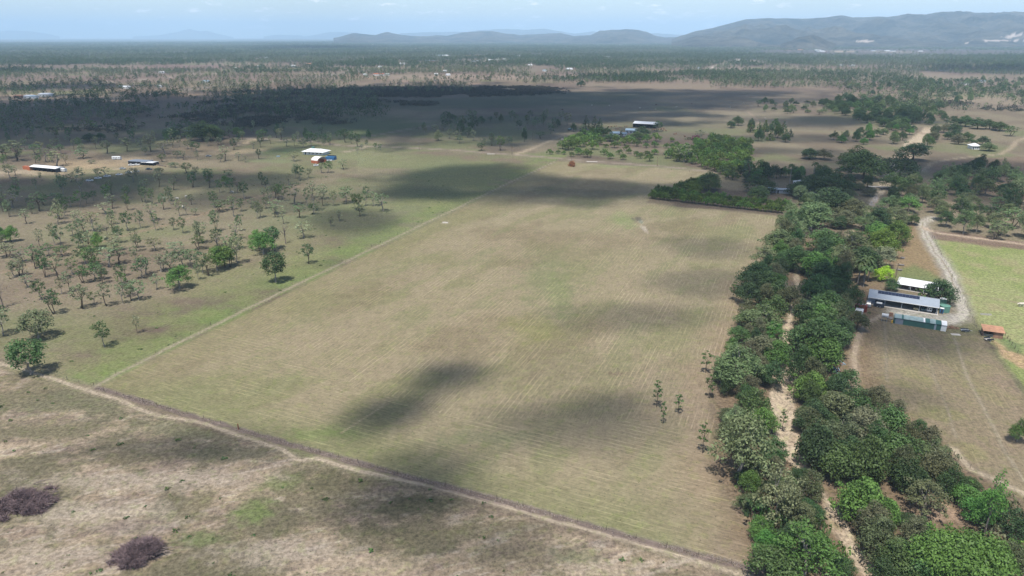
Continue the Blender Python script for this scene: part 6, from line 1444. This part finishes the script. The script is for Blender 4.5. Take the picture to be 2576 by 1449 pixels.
def blobs(u, v, L):
    d = np.zeros(u.shape)
    for (x, y, rx, ry, a) in L:
        q = np.hypot((u-x)/rx, (v-y)/ry); d = np.maximum(d, a*(1-ss(.75, 1.1, q)))
    return d
def density(X, Y):
    u, v = project(np.stack([X, Y, np.zeros_like(X)], -1))
    nz_ = fbm(X/140, Y/140, 201, 4); n2_ = fbm(X/500, Y/900, 207, 3)
    d = np.where(v < 167, .85, .0)*ss(.30, .44, nz_)
    d = np.where(v < 128, np.maximum(d, .9), d)
    # belts and scattered country nearer
    def rect(x0, y0, x1, y1, a): return a*ss(x0-25, x0+25, u)*(1-ss(x1-25, x1+25, u))*ss(y0-1.5, y0+1.5, v)*(1-ss(y1-1.5, y1+1.5, v))
    for r in ((-200,176,330,192,.8),(330,177,560,188,.7),(560,166,860,186,.55),(860,163,1330,194,.6),(1300,184,1760,210,.9),(1700,180,2300,206,.8),(1800,186,2350,222,.85),(2120,205,2700,262,.5),(2180,160,2700,190,.9),(1400,150,1800,186,.5),
              (-200,192,900,250,.4),(-200,262,420,335,.75),(200,232,960,300,.6),(560,222,900,262,.45),(930,212,1180,235,.5),(2150,205,2600,285,.45),(1700,166,2300,182,.45),(860,194,1400,206,.25),(420,300,640,332,.7),(940,318,1060,330,.22)):
        d = np.maximum(d, rect(*r)*ss(.36, .56, nz_+.06))
    clear = [(2250,133,430,10,.93),(600,166,200,6,.8),(1190,155,110,4,.8),(2030,176,230,4,.9),(300,200,400,6,.5),(1180,192,170,5,.8),(2100,212,250,5,.75),(1700,260,420,44,1),(2230,240,60,10,.6),(2480,260,90,12,.8),(2010,300,230,34,1)]
    for (x, y, rx, ry, a) in clear: d = d*(1-a*(1-ss(.7, 1.1, np.hypot((u-x)/rx, (v-y)/ry))))
    for k in ('road_far_a', 'road_far_b', 'road_far_c', 'road_far_d', 'road_far_e', 'road_far_f', 'road_far_g', 'road_b', 'road'):
        dd = dseg(X, Y, W(TRK[k][0])); d = d*ss(TRK[k][1]+2, TRK[k][1]+9, dd)
    for zi, a, b, Lm, rc_ in FARB:
        q = at((0, 858.7, 1717.3)[zi-1]+a/3, b/3+.6); dq = np.hypot((X-q[0])/(Lm*1.1), (Y-q[1]+Lm*1.6)/(Lm*2.6+q[1]*.012)); d = np.where(dq < 1, 0, d)
    vis = (u > -60) & (u < 2640) & (v < 340)
    return np.where(vis, d, 0), u, v
def sample(r0, r1, per):
    area = (radians(39)*2)/2*(r1*r1-r0*r0)
    n = int(area/per)
    r = np.sqrt(rng.random(n)*(r1*r1-r0*r0)+r0*r0); t = radians(39)*(rng.random(n)*2-1)
    return r*np.sin(t), r*np.cos(t)
PX, PS, PI_, PR = [], [], [], []
for (r0, r1, per, k) in ((750, 2600, 75, 1.0), (2600, 4600, 130, 1.25), (4600, 8000, 420, 2.1), (8000, 14000, 1700, 3.6)):
    X, Y = sample(r0, r1, per); d, u, v = density(X, Y)
    keep = rng.random(len(X)) < d
    X, Y, v = X[keep], Y[keep], v[keep]
    n_ = len(X)
    PX.append(np.stack([X, Y, np.zeros(n_)], -1))
    s = (.45+.85*rng.random(n_)**1.3); PS.append(np.stack([s*k, s*k, s*min(k, 1.25)*(.8+.3*rng.random(n_))], -1))
    fb = fbm(X/300, Y/300, 301, 3)
    pk = rng.integers(0, 3, n_); pk = np.where(rng.random(n_) < ss(.42, .62, fb), rng.integers(3, 5, n_), pk); PI_.append(pk); PR.append(rng.random(n_)*6.28)
PX = np.concatenate(PX); PS = np.concatenate(PS); PI_ = np.concatenate(PI_); PR = np.concatenate(PR)
print('woodland instances', len(PX))
gn_scatter('far_woodland', 'open grey green woodland covering the plain to the hills', PX, PS, PR, PI_, csrc)
# scrub in the shaded flat
X, Y = sample(520, 1500, 16)
u, v = project(np.stack([X, Y, np.zeros_like(X)], -1))
d = blobs(u, v, [(1010,232,400,14,1),(1270,226,140,9,1),(700,308,180,15,1),(560,290,300,20,.5),(760,262,260,16,.7),(1000,262,110,6,.9),(300,325,200,8,.4),(1000,213,260,6,.4),(2440,238,110,8,.3),(2540,275,80,6,.4),(2350,262,100,8,.4)])
d = d*ss(.36, .46, fbm(X/45, Y/80, 401, 4))*ss(4, 9, dseg(X, Y, W(TRK['road_b'][0])))
keep = rng.random(len(X)) < d*.8
X, Y = X[keep], Y[keep]; n_ = len(X); s = .6+.7*rng.random(n_)
print('scrub instances', n_)
gn_scatter('scrub', 'low dark scrub thickets in the cloud shaded flat', np.stack([X, Y, np.zeros(n_)], -1), np.stack([s, s, s*(.7+.5*rng.random(n_))], -1), rng.random(n_)*6.28, rng.integers(0, 3, n_), ssrc)
# small green weeds and dry tufts on the open ground
wv = [far_tree_mesh(21, .8, .7, 4, .22, 1.6, False, sc3(alb(96,124,66,1.0), .7)), far_tree_mesh(22, .6, .9, 5, .22, 1.6, False, sc3(alb(84,112,66,1.0), .7))]
wsrc = source('weeds', wv, [sc3(alb(96,124,66,1.0), .8), sc3(alb(84,112,66,1.0), .8)], [(905,1210),(300,1120)], 'small green weeds on the rough ground')
X = rng.uniform(-220, 150, 5200); Y = rng.uniform(95, 520, 5200)
u, v = project(np.stack([X, Y, np.zeros_like(X)], -1))
ok = (inpoly(X, Y, W(ROUGH[:-2])+[(2500., 10.), (-2500., 10.)]) & (rng.random(5200) < .4)) | ((u < 1150) & ~inpoly(X, Y, W(FIELD)) & (v < 980) & (rng.random(5200) < .22))
X, Y = X[ok], Y[ok]; n_ = len(X); s = .25+rng.random(n_)**3*.75
gn_scatter('weed_tufts', 'small green weeds dotted over the rough dry ground', np.stack([X, Y, np.zeros(n_)], -1), np.stack([s, s, s], -1), rng.random(n_)*6.28, rng.integers(0, 2, n_), wsrc)
# dead weeds along the fence line
tw = MB(); g = np.random.default_rng(3)
P_ = W([(245,976),(430,1031),(760,1127),(1000,1193),(1250,1257),(1600,1356),(1925,1440)])
for k in range(2400):
    i = g.integers(0, len(P_)-1); t = g.random(); x = P_[i][0]+(P_[i+1][0]-P_[i][0])*t; y = P_[i][1]+(P_[i+1][1]-P_[i][1])*t
    if vn(np.array(x/4), np.array(y/4), 5) < .35: continue
    x += g.normal()*.5; y += g.normal()*.5; a = g.random()*6.28; h = .15+.35*g.random()
    tw.poly([(x, y, 0), (x+cos(a)*.22, y+sin(a)*.22, 0), (x+g.normal()*.2, y+g.normal()*.2, h)])
tag(tw.build('dead_weeds', mat('dead_weed_grey', alb(200,184,172), .95)), 'grey dead weeds lining the field fence', None, None, 'stuff')
